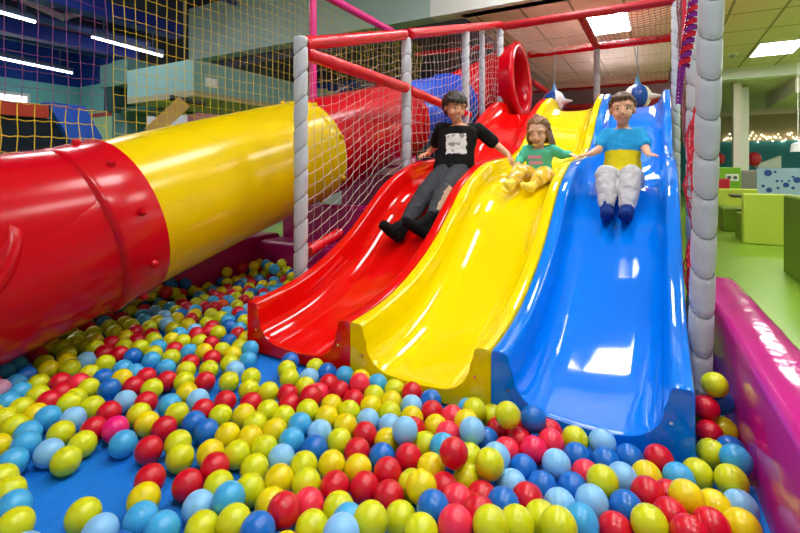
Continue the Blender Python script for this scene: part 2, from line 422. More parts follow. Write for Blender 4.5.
# green partition with white double socket
a = at(700, 168, 9.5); b = at(738, 168, 9.5)
q = MB(); q.hexa([(a.x, a.y, FZ), (b.x, a.y, FZ), (b.x, a.y + .12, FZ), (a.x, a.y + .12, FZ), (a.x, a.y, .92), (b.x, a.y, .92), (b.x, a.y + .12, .92), (a.x, a.y + .12, .92)])
tag(bevel(q.build('partition', mat('partition_green', '#7CB41E', .5))), 'green partition board carrying a white socket plate', 'partition')
p = at(731.5, 177.5, 9.3); y = a.y
r = root('socket_plate', 'white double socket plate on the green partition', 'socket', (p.x, y - .01, p.z - .07))
boxo('plate', (p.x - .11, y - .015, p.z - .07), (p.x + .11, y - .001, p.z + .07), WHITE, r, .005)
for sx in (-1, 1):
    q = MB(); q.tube([(p.x + sx * .05, y - .014, p.z), (p.x + sx * .05, y - .024, p.z)], .035, 14); q.build('socket', mat('socket_grey', '#5A5A5A', .5), r)
# cream column
a = at(733.5, 168, 11.0); b = at(741, 168, 11.0)
boxo_s('trim_5', (a.x, a.y, FZ), (b.x, a.y + .3, 3.0), CREAM)
a = at(741.5, 168, 11.3); b = at(748.5, 168, 11.3)
boxo_s('trim_6', (a.x, a.y, FZ), (b.x, a.y + .3, 2.9), mat('cream_paint_light', '#D9D6C4', .7))
a = at(776, 100, 12.0)
boxo_s('trim_7', (a.x, 13.31, 2.60), (8, 16.5, 2.95), CREAM)
# taupe cabinet
a = at(738, 169, 10.2); b = at(757, 169, 10.2)
r = root('cabinet', 'grey-taupe cabinet between the green partition and the bubble board', 'cabinet', ((a.x + b.x) / 2, a.y, FZ))
boxo('body', (a.x, a.y, FZ), (b.x, a.y + .35, .86), mat('taupe', '#8A8678', .5), r, .01)
boxo('door', (a.x + .03, a.y - .015, FZ + .06), (b.x - .03, a.y + .002, .82), mat('taupe_door', '#7C786C', .5), r, .004)
# bubble board
a = at(757, 168, 9.0); y = a.y
q = MB(); q.box((a.x, y, FZ), (a.x + 1.5, y + .06, .905), 0)
rb = random.Random(4)
dots = [(768, 173, 6.5), (775, 172, 2.5), (793, 177, 2.5), (797, 180, 6), (777, 181, 2.5), (782, 181, 2), (786, 185, 5), (789, 181, 2), (763, 186, 3), (769, 190, 5), (778, 188, 2.5), (793, 188, 3)]
for u, v, rr in dots:
    d = y / (CS + SN * (u - CU) / FPX); p = at(u, v, d); rad = rr * .5 / FPX * d
    q.tube([(p.x, y, p.z), (p.x, y - .004, p.z)], rad, 18, 1)
tag(q.build('bubble_board', [mat('pale_blue_board', '#A9C0E4', .4), mat('bubble_blue', '#26489E', .4)], smooth=False), 'pale blue board printed with dark blue round bubbles', 'board')
# balloons
def balloon(u, v, d, r_, lab):
    p = at(u, v, d)
    r = root('balloon', lab, 'balloon', (p.x, p.y, p.z - r_ * 1.25))
    q = MB(); q.ell(p, r_, r_, r_ * 1.12, nu=20, nv=14); q.build('bulb', mat('balloon_red', '#C8283C', .2), r)
    q = MB(); q.tube([p - V((0, 0, r_ * 1.1)), p - V((0, 0, r_ * 1.25))], [.01, .03], 8); q.build('knot', mat('balloon_red', '#C8283C', .2), r)
balloon(754, 159, 12.5, .17, 'round red balloon right of the cream column')
balloon(719, 159, 12.5, .14, 'red balloon left of the cream column, partly behind the grey post')
# white canopy shape and pendant
a = at(758, 166, 12.9); b = at(779, 156, 12.9)
q = MB(); q.hexa([(a.x, a.y, a.z - .05), (b.x, a.y, a.z - .05), (b.x, a.y + .5, a.z - .05), (a.x, a.y + .5, a.z - .05), (a.x, a.y, a.z + .05), (b.x, a.y, b.z), (b.x, a.y + .5, b.z), (a.x, a.y + .5, a.z + .05)])
tag(q.build('counter_hood', mat('hood_white', '#DDE0DC', .5), smooth=False), 'white sloping hood above the bubble board', 'hood')
p = at(798, 147, 9.5)
r = root('pendant_lamp', 'white pendant lamp at the right edge above the bubble board', 'lamp', (p.x, p.y, p.z - .1))
q = MB(); q.tube([p + V((0, 0, -.1)), p + V((0, 0, .06)), p + V((0, 0, .1))], [.13, .11, .03], 20); q.build('shade', WHITE, r)
q = MB(); q.tube([p + V((0, 0, .1)), V((p.x, p.y, 3.2))], .008, 6); q.build('cord', WHITE, r)
# ceiling diffuser
a = at(749, 124, 18.0)
boxd = MB(); boxd.box((a.x, a.y, 2.84), (a.x + 1.4, a.y + .9, 2.945)); boxd.box((a.x + .1, a.y + .1, 2.82), (a.x + 1.3, a.y + .8, 2.841), 1)
tag(boxd.build('air_diffuser', [mat('diffuser_grey', '#8E8A76', .6), mat('diffuser_dark', '#4A483E', .6)], smooth=False), 'flat grey air diffuser below the ceiling right of the cream column', 'diffuser')
# fairy lights along the far soffit
q = MB(); rb = random.Random(8)
pth = []
for i in range(150):
    x = 2.2 + i * .055; z = 2.08 + .10 * math.sin(i * .9) + rb.uniform(-.12, .12)
    y = 21.92 + rb.uniform(-.02, .03); pth.append((x, y, z)); q.ell((x, y, z), .026, nu=6, nv=4)
q.tube(pth, .006, 3, 1)
tag(q.build('fairy_lights', [mat('warm_bulb', '#FFF0D0', .5, emit='#FFEBC0', estr=5.), WHITE]), 'string of warm fairy lights along the far beige soffit', 'fairy lights')
# ================================================================== SLIDES
SX0, SW, SY0 = -1.763, .618, 1.591
LIP = mono([1.59, 1.75, 1.95, 2.2, 2.45, 2.65, 2.85, 3.05, 3.3, 3.6, 3.9, 4.2, 4.45, 4.7, 5.0, 5.3, 5.5, 5.75],
           [.252, .265, .30, .385, .51, .65, .785, .87, .945, .98, 1.005, 1.07, 1.19, 1.36, 1.53, 1.66, 1.72, 1.73])
def chute_depth(y):
    return lerp(.185, .165, min(1, (y - 1.59) / 2.5))
def floor_z(y): return LIP(y) - chute_depth(y)
LW = .062
def section(x0, y):
    z = LIP(y); dp = chute_depth(y); x1 = x0 + SW
    flare = .012
    P = []
    zb = max(.015, z - .34)
    g = .0015
    half = [(g, zb), (g, z - .012), (g + .004, z - .004), (g + .012, z), (LW - .012, z - .002), (LW - .003, z - .007), (LW + .002, z - .016)]
    # wall: straight then a quarter-round into the floor
    rad = .115 if dp > .13 else dp * .8
    zf = z - dp
    n = 12
    xw = LW + .006
    half.append((xw, zf + rad + (dp - rad) * .4))
    for i in range(n + 1):
        a = PI / 2 * i / n
        half.append((xw + flare + rad * 1.15 * (1 - math.cos(a)), zf + rad * (1 - math.sin(a))))
    half.append((SW * .42, zf - .004))
    half.append((SW * .5, zf - .005))
    L = [(x0 + a, y, b) for a, b in half]
    Rr = [(x1 - a, y, b) for a, b in reversed(half[:-1])]
    return L + Rr
def slide(i, m, label, name):
    x0 = SX0 + i * SW
    r = root('slide', label, 'slide', (x0 + SW / 2, SY0, .015), 'row of three wavy slides')
    ys = [SY0, SY0 + .004, SY0 + .012] + [SY0 + .03 + (5.75 - SY0 - .03) * k / 84 for k in range(85)]
    q = MB(); rows = []
    for j, y in enumerate(ys):
        s = section(x0, y)
        if j < 2:   # tiny rounding of the front rim
            k = (.004, .001)[j]
            s = [(p[0], p[1], p[2] - k if p[2] > .03 else p[2]) for p in s]
        rows.append(s)
    q.rings(rows)
    o = q.build('chute', m, r, sharp=35)
    # front kick board below the chute mouth
    zf = floor_z(SY0)
    q = MB()
    q.box((x0 + .03, SY0 + .012, .004), (x0 + SW - .03, SY0 + .06, .016)); q.build('foot_rail', m, r, smooth=False)
    # fixing screws on the front face
    for sx in (.1, .9):
        xx = x0 + SW * sx; zz = .12 if sx < .5 else .14
        q = MB(); q.tube([(xx, SY0 + .004, zz), (xx, SY0 - .003, zz)], .006, 10); q.build('screw', CHROME, r)
    return r
slide(0, RED, 'glossy red wavy slide with the oldest boy sitting on it', 'red')
slide(1, YEL, 'glossy yellow wavy slide in the middle, with the little girl on it', 'yellow')
slide(2, BLU, 'glossy blue wavy slide nearest to the grey post, with the smiling boy on it', 'blue')

# ================================================================== TUBE SLIDE
TX, TR = -2.42, .40
AZ = mono([-.6, .2, .6, .85, 1.33, 2.0, 2.76, 4.1, 5.6], [.42, .425, .455, .51, .645, .83, 1.03, 1.37, 1.735])
def tube_ring(p, t, r, n=48, ref=(0, 0, 1)):
    x = V(t).cross(V(ref)).normalized(); y = x.cross(V(t)).normalized()
    return [V(p) + (x * math.cos(2 * PI * k / n) + y * math.sin(2 * PI * k / n)) * r for k in range(n)]
def ax(y):
    t = V((0, 1, (AZ(y + .02) - AZ(y - .02)) / .04)).normalized()
    return V((TX, y, AZ(y))), t
troot = root('tube_slide', 'big enclosed tube slide in red, yellow and blue sections left of the open slides', 'tube slide', (TX, 1.3, .02))
def tube_section(y0, y1, m, label, flange0=None, flange1=None, nbolt=8, n=14):
    q = MB(); rows = []
    prof = []
    for k in range(n + 1):
        prof.append((lerp(y0, y1, k / n), TR))
    if flange1:       # raised band at the upper end
        w, h = flange1
        prof = [(y, r_) for y, r_ in prof if y < y1 - w - .03]
        prof += [(y1 - w - .02, TR), (y1 - w - .008, TR + h * .9), (y1 - w + .01, TR + h), (y1 - w + .03, TR + h * .82), (y1 - .012, TR + h * .9), (y1 - .002, TR + h * .6), (y1, TR)]
    if flange0:
        w, h = flange0
        prof = [(y, r_) for y, r_ in prof if y > y0 + w + .03]
        prof = [(y0, TR), (y0 + .002, TR + h * .6), (y0 + .012, TR + h), (y0 + w, TR + h), (y0 + w + .02, TR)] + prof
    for y, r_ in prof:
        p, t = ax(y); rows.append(tube_ring(p, t, r_))
    # inner skin so that the tube is a hollow shell
    for y, r_ in ((prof[-1][0], TR - .015), (prof[0][0], TR - .015)):
        p, t = ax(y); rows.append(tube_ring(p, t, r_))
    q.rings(rows + [rows[0]], cap0=False, cap1=False)
    o = q.build('tube_section', m, troot, sharp=50)
    o['label'] = label
    if flange1:
        for k in range(nbolt):
            a = 2 * PI * (k + .35) / nbolt
            p, t = ax(y1 - flange1[0] * .45)
            x = t.cross(V((0, 0, 1))).normalized(); yv = x.cross(t).normalized()
            d = x * math.cos(a) + yv * math.sin(a); c = p + d * (TR + flange1[1] * .8)
            b = MB(); b.tube([c, c + d * .012, c + d * .022], [.020, .019, .012], 10); b.build('bolt', m, o)
    return o
sec = tube_section(-.25, 1.33, TRED, 'lower red tube section with a round moulded port', flange1=(.20, .020), nbolt=10, n=22)
# round moulded port on the side of the lower red section
pc, pt = ax(.50)
side = V((1, 0, 0)).lerp(V((0, 0, 1)), .40).normalized()
q = MB()
u1 = pt; v1 = side.cross(u1).normalized()
rows = []
for rad, h in ((.30, -.10), (.30, .00), (.285, .022), (.255, .026), (.235, .010), (.21, -.012), (.17, -.002), (.10, .012), (.02, .016)):
    ring = []
    for k in range(40):
        a = 2 * PI * k / 40
        w = u1 * math.cos(a) * rad + v1 * math.sin(a) * rad
        lat = w.dot(v1)
        drop = math.sqrt(max(0, TR ** 2 - lat ** 2))
        ring.append(pc + w + side * (drop + h))
    rows.append(ring)
q.rings(rows, cap0=False); q.build('port_ring', TRED, sec, sharp=60)
tube_section(1.33, 2.76, TYEL, 'yellow tube section', flange1=(.06, .004), nbolt=8)
tube_section(2.76, 4.16, TRED, 'middle red tube section', flange1=(.09, .02), nbolt=8)
tube_section(4.16, 5.55, TBLU, 'blue tube section', flange1=(.09, .02), nbolt=8)
# elbow turning to the head of the red slide
P0, T0 = ax(5.55); P3 = V((-1.66, 6.2, 2.08)); T3 = V((1, 0, .05)).normalized()
rows = []; NB = 16; pts = []
def bez(t):
    A, B, C, D = P0, P0 + T0 * .45, P3 - T3 * .45, P3
    return A * (1 - t) ** 3 + B * 3 * t * (1 - t) ** 2 + C * 3 * t * t * (1 - t) + D * t ** 3
def bt(t): return (bez(min(1, t + .01)) - bez(max(0, t - .01))).normalized()
for k in range(NB + 1):
    t = k / NB; rows.append(tube_ring(bez(t), bt(t), TR + (.12 * max(0, (t - .6) / .4)), ref=(0, 0, 1)))
e = P3; T = T3
for dx, r_ in ((.0, .53), (.03, .535), (.05, .52), (.058, .47), (.05, .41), (.03, .385), (-.05, .375)):
    rows.append(tube_ring(e + T * dx, T, r_))
for k in range(NB - 2, -1, -1):
    t = k / NB; rows.append(tube_ring(bez(t), bt(t), TR - .04))
q = MB(); q.rings(rows, cap0=False, cap1=False)
o = q.build('elbow', TRED, troot, sharp=60); o['label'] = 'red elbow with a round open mouth above the red slide'

# ================================================================== PADDED POSTS AND RAILS
def padded_post(x, y, z0, z1, r_, label, seed=0, seg=.142, tilt=.030, group='grey padded posts', lean=0):
    r = root('padded_post', label, 'post', (x, y, z0), group)
    rd = random.Random(seed); ph = rd.random(); dirn = rd.uniform(0, 2 * PI) if seed else 2.4
    q = MB(); rows = []; n = 28
    nz = int((z1 - z0) / .0118)
    for j in range(nz + 1):
        z = z0 + (z1 - z0) * j / nz
        ring = []
        for k in range(n):
            a = 2 * PI * k / n
            zz = z + tilt * math.sin(a - dirn)
            t = ((zz - z0) / seg + ph) % 1.0
            g = min(t, 1 - t)
            rr = r_ * (1 - .20 * math.exp(-(g / .06) ** 2) + .025 * math.sin(PI * t))
            rr *= 1 + .018 * noise.noise(V((math.cos(a) * 2, math.sin(a) * 2, z * 9 + seed * 7)))
            if j in (0, nz): rr *= .85
            ring.append((x + lean * (z - 1.5) + math.cos(a) * rr, y + math.sin(a) * rr, z))
        rows.append(ring)
    q.rings(rows); q.build('padding', GREY, r, sharp=60)
    k = 0
    for i in range(-1, int((z1 - z0) / seg) + 2):
        zc = z0 + (i - ph + 1) * seg
        if zc < z0 + .05 or zc > z1 - .05: continue
        path = []
        for j in range(25):
            a = 2 * PI * j / 24
            path.append((x + lean * (zc - 1.5) + math.cos(a) * r_ * .86, y + math.sin(a) * r_ * .86, zc - tilt * math.sin(a - dirn)))
        b = MB(); b.tube(path, .0028, 5, cap=False)
        c = V(path[8]); dv = (c - V((x + lean * (zc - 1.5), y, c.z))).normalized()
        b.tube([c + dv * .002, c + dv * .018], .006, 5)
        b.build('cable_tie', TIE, r)
    return r
RP, LP = (.161, 2.0), (-1.81, 2.03)
padded_post(*LP, .0, 1.66, .0405, 'short grey padded post at the front left corner of the red slide net', 0)
padded_post(*RP, .0, 3.6, .0395, 'tall grey padded post at the front right, nearest the blue slide', 3, lean=.026)
padded_post(.165, 2.92, 0, 3.4, .043, 'grey padded post right behind the tall front right post', 5)
padded_post(-1.81, 3.30, 0, 1.97, .040, 'grey padded post behind the black shirted boy, second along the red slide net', 7)
padded_post(-1.81, 4.62, 0, 2.36, .040, 'grey padded post third along the red slide net, above the boy\'s head', 9)
padded_post(-1.81, 5.84, 0, 2.72, .043, 'grey padded post at the upper left platform corner beside the red tube mouth', 11)
padded_post(.150, 5.84, 0, 2.72, .043, 'thin grey padded post at the upper right platform corner beyond the blue slide', 13)
padded_post(-.83, 7.5, 0, 2.72, .045, 'grey padded post at the back of the platform between yellow and blue slides', 17)
padded_post(-1.865, 5.3, 0, 2.56, .034, 'slim grey padded post between the third and the corner post, before the red elbow', 21)
padded_post(-2.95, 8.4, 0, 2.72, .05, 'grey padded post far back behind the white net left of the platform corner', 19)

def rail(name, a, b, r_, m, label, cat='rail', seg=.16, n=14, seed=0, caps=True, group=None):
    a = V(a); b = V(b); L = (b - a).length
    path = [a.lerp(b, k / 60) for k in range(61)]
    rd = random.Random(seed); ph = rd.random()
    def rr(t):
        w = (t * L / seg + ph) % 1; g = min(w, 1 - w)
        return r_ * (1 - .10 * math.exp(-(g / .07) ** 2)) * (1 + .03 * noise.noise(V((t * L * 14, seed, 0))))
    r = root(name, label, cat, (a + b) / 2, group)
    q = MB(); q.tube(path, rr, n); q.build('padding', m, r, sharp=60)
    if caps:
        d = (b - a).normalized()
        for p, s in ((a, 1), (b, -1)):
            c = MB(); c.tube([p + d * s * .02, p + d * s * .045], r_ * 1.06, n); c.build('end_cuff', m, r)
    return r
RL = 'red padded rails of the slide tower'
ZP = 2.74
rail('padded_rail', (-1.81, 2.06, 1.63), (-1.81, 3.27, 1.99), .042, REDV, 'red padded rail rising from the short front left post', seed=1, group=RL)
rail('padded_rail', (-1.81, 3.33, 2.01), (-1.81, 5.80, 2.76), .046, REDV, 'red padded rail rising to the platform corner above the blue tube', seed=2, group=RL)
rail('padded_rail', (-1.81, 2.07, 1.575), (-1.80, 3.27, 1.555), .042, REDV, 'red padded hand rail running back from the short front left post', seed=3, group=RL)
rail('padded_rail', (-1.81, 3.34, 1.55), (-1.81, 4.70, 1.48), .040, REDV, 'red padded hand rail just behind the black haired boy\'s head', seed=4, group=RL)
rail('padded_rail', (-1.78, 5.84, ZP), (.15, 5.84, ZP), .052, DREDV, 'long red padded beam across the front of the roof net', seed=5, group=RL)
rail('padded_rail', (-.83, 5.88, ZP), (-.83, 7.46, ZP), .05, DREDV, 'short dark red beam joining front and back roof beams, left of the light panel', seed=6, group=RL)
rail('padded_rail', (-1.85, 7.5, ZP), (.15, 7.5, ZP), .055, REDV, 'red padded beam across the back of the roof net, with ropes tied to it', seed=7, group=RL)
rail('padded_rail', (-2.6, 11.0, ZP), (.15, 11.0, ZP), .07, DREDV, 'far dark red roof beam behind the hanging striped balls, upper one', seed=8, group=RL)
rail('padded_rail', (-2.6, 11.0, 2.28), (.15, 11.0, 2.28), .07, DREDV, 'far dark red beam low behind the hanging striped balls', seed=9, group=RL)
rail('padded_rail', (-1.81, 7.5, 2.30), (-1.81, 10.9, 2.30), .05, DREDV, 'dark red roof beam running back from the red tube mouth', seed=10, group=RL)
rail('padded_rail', (-3.65, 7.0, 2.86), (-2.3, 7.0, 2.82), .04, REDV, 'thin red rail behind the white net above the blue tube', seed=11, group=RL)
rail('pink_post', (-2.95, 3.48, -.12), (-2.95, 3.48, 2.66), .039, PINKP, 'pink padded pole standing behind the yellow tube section', 'post', seed=12)
rail('pink_beam', (-2.95, .6, 2.70), (-2.95, 5.0, 2.63), .045, PINKP, 'pink padded beam sloping across the top above the red rail', 'beam', seed=13)
# two short red padded bars on the pit side below the net
rail('padded_bar', (-1.83, 2.12, .405), (-1.85, 2.45, .47), .035, REDV, 'short red padded bar at the foot of the left net beside the red slide', 'bar', seed=14)

# ================================================================== PLATFORM, PIT WALLS
PKW = mat('rose_panel', '#D86A78', .6, var=.06)
boxo_p = MB(); boxo_p.box((-1.79, 5.76, 1.40), (.08, 11.3, 1.555))
tag(bevel(boxo_p.build('platform', mat('platform_red', '#B01828', .5)), .01), 'red platform deck behind the tops of the three slides', 'platform')
q = MB(); q.box((-1.9, 11.2, 1.56), (.2, 11.3, 2.20)); tag(bevel(q.build('back_panel', PKW)), 'rose coloured padded panel at the back of the platform', 'panel')
q = MB(); q.box((-3.15, 12.2, .0), (.3, 12.3, 3.15)); tag(q.build('rear_screen', mat('mauve_screen', '#9A7280', .7), smooth=False), 'mauve screen far behind the slide platform', 'screen')
# right-hand pink bench wall of the pit, slightly turned
def xin(y): return .213 + .045 * (2.0 - y)
q = MB(); rows = []
ysl = [2.95 - k * (2.95 + .5) / 60 for k in range(61)]
for k, y in enumerate(ysl):
    x0 = xin(y); x1 = x0 + .168 + .006 * (2.8 - y)
    z = .335 + .004 * noise.noise(V((3, y * 5, 1)))
    e = .0 if 0 < k < 60 else .014
    c = .022
    ring = [(x0 + e, y, FZ), (x0 + e, y, z - c), (x0 + c * .35 + e, y, z - c * .35), (x0 + c, y, z - e), (lerp(x0, x1, .4), y, z + .004 - e), (lerp(x0, x1, .7), y, z + .004 - e), (x1 - c, y, z - e), (x1 - c * .35 - e, y, z - c * .35), (x1 - e, y, z - c), (x1 - e, y, FZ)]
    rows.append([V(p) + V((0, .0, .0025 * noise.noise(V((p[0] * 30, p[1] * 18 + p[0] * 25, 0))) if p[2] > .2 else 0)) for p in ring])
q.rings(rows)
tag(q.build('pit_wall', PINKV, sharp=60), 'glossy pink padded wall along the right side of the ball pit', 'padded wall', 'padded walls of the ball pit')
def foamwall(a, b, label, m=MAGV):
    q = MB(); q.box(a, b); o = bevel(q.build('pit_wall', m), .03, 3)
    return tag(o, label, 'padded wall', 'padded walls of the ball pit')
foamwall((-2.90, 2.735, 0), (-1.86, 2.98, .31), 'magenta padded wall across the back left of the ball pit')
foamwall((-2.90, 3.0, 0), (-1.86, 3.12, .60), 'taller magenta padded panel behind the back left pit wall')
foamwall((-3.15, -.6, FZ), (-2.885, 2.98, .34), 'dark magenta padded wall under the tube slide at the left of the pit')
q = MB(); q.box((-2.92, 3.9, 0), (-1.84, 4.0, .98)); tag(bevel(q.build('side_panel', MAGV), .01), 'magenta panel standing behind the white net under the red tube section', 'panel')
q = MB(); q.box((-2.6, 3.60, .84), (-1.95, 3.62, .90), 0); q.box((-2.45, 3.60, .93), (-1.9, 3.62, .99), 0); q.box((-2.6, 3.62, .82), (-1.9, 3.64, 1.01), 1)
tag(q.build('striped_banner', [mat('pale_pink', '#F0C8D4', .6), mat('mid_pink', '#C8307C', .6)], smooth=False), 'pale pink striped banner under the middle red tube section', 'banner')

# ================================================================== NETS
def net(P, ns, nt, rad, m, label, group=None, hang=.0, jit=.012, seed=0, sub=14, name='safety_net', sides=3):
    q = MB()
    def pos(s, t):
        p = V(P(s, t)); 
        n1 = V((noise.noise(V((s * 6, t * 5, seed))), noise.noise(V((s * 6, t * 5, seed + 9))), noise.noise(V((s * 6, t * 5, seed + 20)))))
        return p + n1 * jit * 2
    for i in range(ns + 1):
        s = i / ns; q.tube([pos(s, k / (sub * 2)) for k in range(sub * 2 + 1)], rad, sides, cap=False)
    for j in range(nt + 1):
        t = j / nt
        pts = []
        for k in range(ns * 2 + 1):
            p = pos(k / (ns * 2), t)
            if k % 2: p = p - V((0, 0, hang))
            pts.append(p)
        q.tube(pts, rad, sides, cap=False)
    return tag(q.build(name, m), label, 'net', group)
RNET = mat('roof_cord', '#EADAD2', .7)
NG = 'safety nets of the play structure'
net(lambda s, t: (-1.81, lerp(2.07, 3.27, s), lerp(LIP(lerp(2.07, 3.27, s)) + .01, lerp(1.61, 1.96, s), t)), 15, 17, .0015, WNET, 'white net between the short front left post and the second grey post', NG, .006, .010, 1)
net(lambda s, t: (-1.81, lerp(3.33, 4.58, s), lerp(LIP(lerp(3.33, 4.58, s)) + .01, lerp(1.98, 2.33, s), t)), 15, 14, .0017, WNET, 'white net between second and third grey posts behind the black shirted boy', NG, .008, .012, 2)
net(lambda s, t: (-1.81, lerp(4.66, 5.80, s), lerp(LIP(lerp(4.66, 5.80, s)) + .01, lerp(2.36, 2.70, s), t)), 14, 12, .0021, WNET, 'white net beside the upper platform corner in front of the blue tube end', NG, .008, .012, 3)
net(lambda s, t: (-2.95, lerp(.55, 1.56, s), lerp(1.25, 2.68, t)), 14, 16, .0022, PNET, 'purple net hanging at the upper left above the red tube', NG, .004, .007, 4)
net(lambda s, t: (-2.95, lerp(.45, 1.56, s), lerp(.55, 1.25, t)), 15, 8, .0028, YNET, 'yellow net low at the left edge above the red tube end', NG, .006, .006, 5)
net(lambda s, t: (-2.95, lerp(1.60, 3.44, s), lerp(.55, 2.66, t)), 26, 26, .0021, YNET, 'yellow net between the purple net and the pink pole', NG, .004, .006, 6)
net(lambda s, t: (-2.95, lerp(3.52, 5.8, s), lerp(.75, 2.62, t)), 26, 18, .0024, YNET, 'yellow net right of the pink pole under the pink beam', NG, .006, .007, 7)
net(lambda s, t: (-2.4 + .02 * math.sin(9 * s), lerp(5.6, 8.2, s), lerp(2.25, 2.7, t)), 16, 6, .003, DNET, 'dark net behind the white net above the blue tube', NG, .004, .01, 8)
def sag(s, t, d): return -d * 4 * s * (1 - s) * 4 * t * (1 - t) * .6
net(lambda s, t: (lerp(-1.78, -.88, s), lerp(5.88, 7.46, t), 2.73 + sag(s, t, .16)), 18, 22, .0042, RNET, 'pale sagging roof net left of the short dark red beam', NG, 0, .008, 9)
net(lambda s, t: (lerp(-.78, .13, s), lerp(5.88, 7.46, t), 2.73 + sag(s, t, .12)), 15, 20, .0034, DNET, 'dark roof net below the light panel, right of the short beam', NG, 0, .008, 10)
net(lambda s, t: (lerp(-2.6, .13, s), lerp(7.54, 10.95, t), 2.72 + sag(s, t, .14)), 34, 30, .0046, RNET, 'pale roof net behind the beam that carries the hanging balls', NG, 0, .01, 11)
net(lambda s, t: (.165, lerp(2.96, 5.80, s), lerp(LIP(lerp(2.96, 5.8, s)), 2.70, t)), 26, 18, .0036, DNET, 'dark net along the right side of the blue slide behind the tall grey post', NG, .006, .012, 12)
net(lambda s, t: (.132 + .014 * math.sin(12 * t + 3 * s), lerp(2.08, 2.86, s), lerp(.25, 1.15, t)), 10, 16, .0042, RCORD, 'bunched red net between the blue slide and the tall grey post', NG, .012, .016, 13)

# ================================================================== HANGING STRIPED BALLS
WB = mat('ball_white', '#F2F2EE', .3); DB = mat('ball_blue', '#1A56B4', .3)
CONE = mat('ball_cone', '#D8DCD6', .4); LB = mat('cone_blue', '#5AA0DC', .35)
def hanging_ball(c, rad, label, beam_z, spin, beam_y=7.5):
    c = V(c)
    r = root('hanging_ball', label, 'hanging ball', c - V((0, 0, rad)), 'striped balls hanging above the platform')
    nu, nv = 36, 18
    q = MB(); rows = []
    for j in range(1, nv):
        t = PI * j / nv
        rows.append([c + V((math.sin(t) * math.cos(2 * PI * k / nu + spin) * rad, math.sin(t) * math.sin(2 * PI * k / nu + spin) * rad, math.cos(t) * rad)) for k in range(nu)])
    b0 = len(q.f)
    q.rings(rows, 0)
    for i in range(len(q.f)):
        if len(q.f[i]) == 4: q.m[i] = 0 if ((i - b0) % nu) % 12 < 5 else 1
    q.build('ball', [WB, DB], r)
    q = MB(); q.tube([c + V((0, 0, rad * .92)), c + V((0, 0, rad * 1.15)), c + V((0, 0, rad * 1.6))], [rad * .34, rad * .2, .012], 14); q.build('top_cone', LB, r)
    for k, (dx, dy, dz) in enumerate(((.92, -.35, -.05), (-.8, -.5, -.25))):
        d = V((dx, dy, dz)).normalized()
        s = MB(); s.tube([c + d * rad * .93, c + d * rad * 1.1, c + d * rad * 1.75], [rad * .32, rad * .24, .01], 14); s.build('side_cone', CONE, r)
    q = MB(); q.tube([c + V((0, 0, rad * 1.55)), V((c.x, beam_y - .02, beam_z - .02))], .006, 6); q.build('rope', mat('rope_blue', '#7FA8C8', .7), r)
hanging_ball(at(637.5, 97, 6.65), .185, 'blue and white striped ball with pale cones, hanging behind the blue slide', ZP, 1.35)
hanging_ball(at(554, 102, 7.1), .175, 'blue and white striped ball with a pale cone, hanging behind the yellow slide', ZP, 2.95)

# ================================================================== SPIRAL STREAMER
def swirl(name, a, b, rad, turns, w, m, label):
    a = V(a); b = V(b); q = MB(); N = int(turns * 22)
    d = (b - a).normalized(); x = d.cross(V((0, 1, 0))).normalized(); y = d.cross(x)
    for st in (0, PI):
        rows = []
        for k in range(N + 1):
            t = k / N; an = t * turns * 2 * PI + st
            rr = rad * (1 - .25 * t)
            c = a.lerp(b, t); o1 = x * math.cos(an) + y * math.sin(an)
            rows.append([c + o1 * rr - d * w / 2, c + o1 * rr + d * w / 2, c + o1 * (rr + .002) + d * w / 2, c + o1 * (rr + .002) - d * w / 2])
        q.rings(rows, 0 if st == 0 else 1)
    return tag(q.build(name, m), label, 'streamer', 'shiny spiral streamers')
SR = mat('foil_red', '#D8203C', .2, metal=.5); SP = mat('foil_purple', '#8A2890', .2, metal=.5); SO = mat('foil_orange', '#F06A28', .25, metal=.4)
swirl('spiral_streamer', at(697, -6, 1.93), at(684, 66, 1.93), .026, 5.5, .02, [SR, SP], 'wide red and purple foil spiral hanging beside the tall grey post')
swirl('spiral_streamer', at(682, 66, 2.3), at(678.5, 104, 2.3), .016, 5, .013, [SP, SP], 'narrow purple foil spiral below the wide red one')
q = MB(); pa = [at(684.5, -10, 2.15), at(684, 30, 2.15), at(682, 62, 2.15)]; q.tube([pa[0].lerp(pa[1], t / 5) for t in range(6)] + [pa[1].lerp(pa[2], t / 5) for t in range(1, 6)], .009, 6)
tag(q.build('hanging_strap', RCORD), 'thin red strap hanging between the two right-hand grey posts', 'strap')
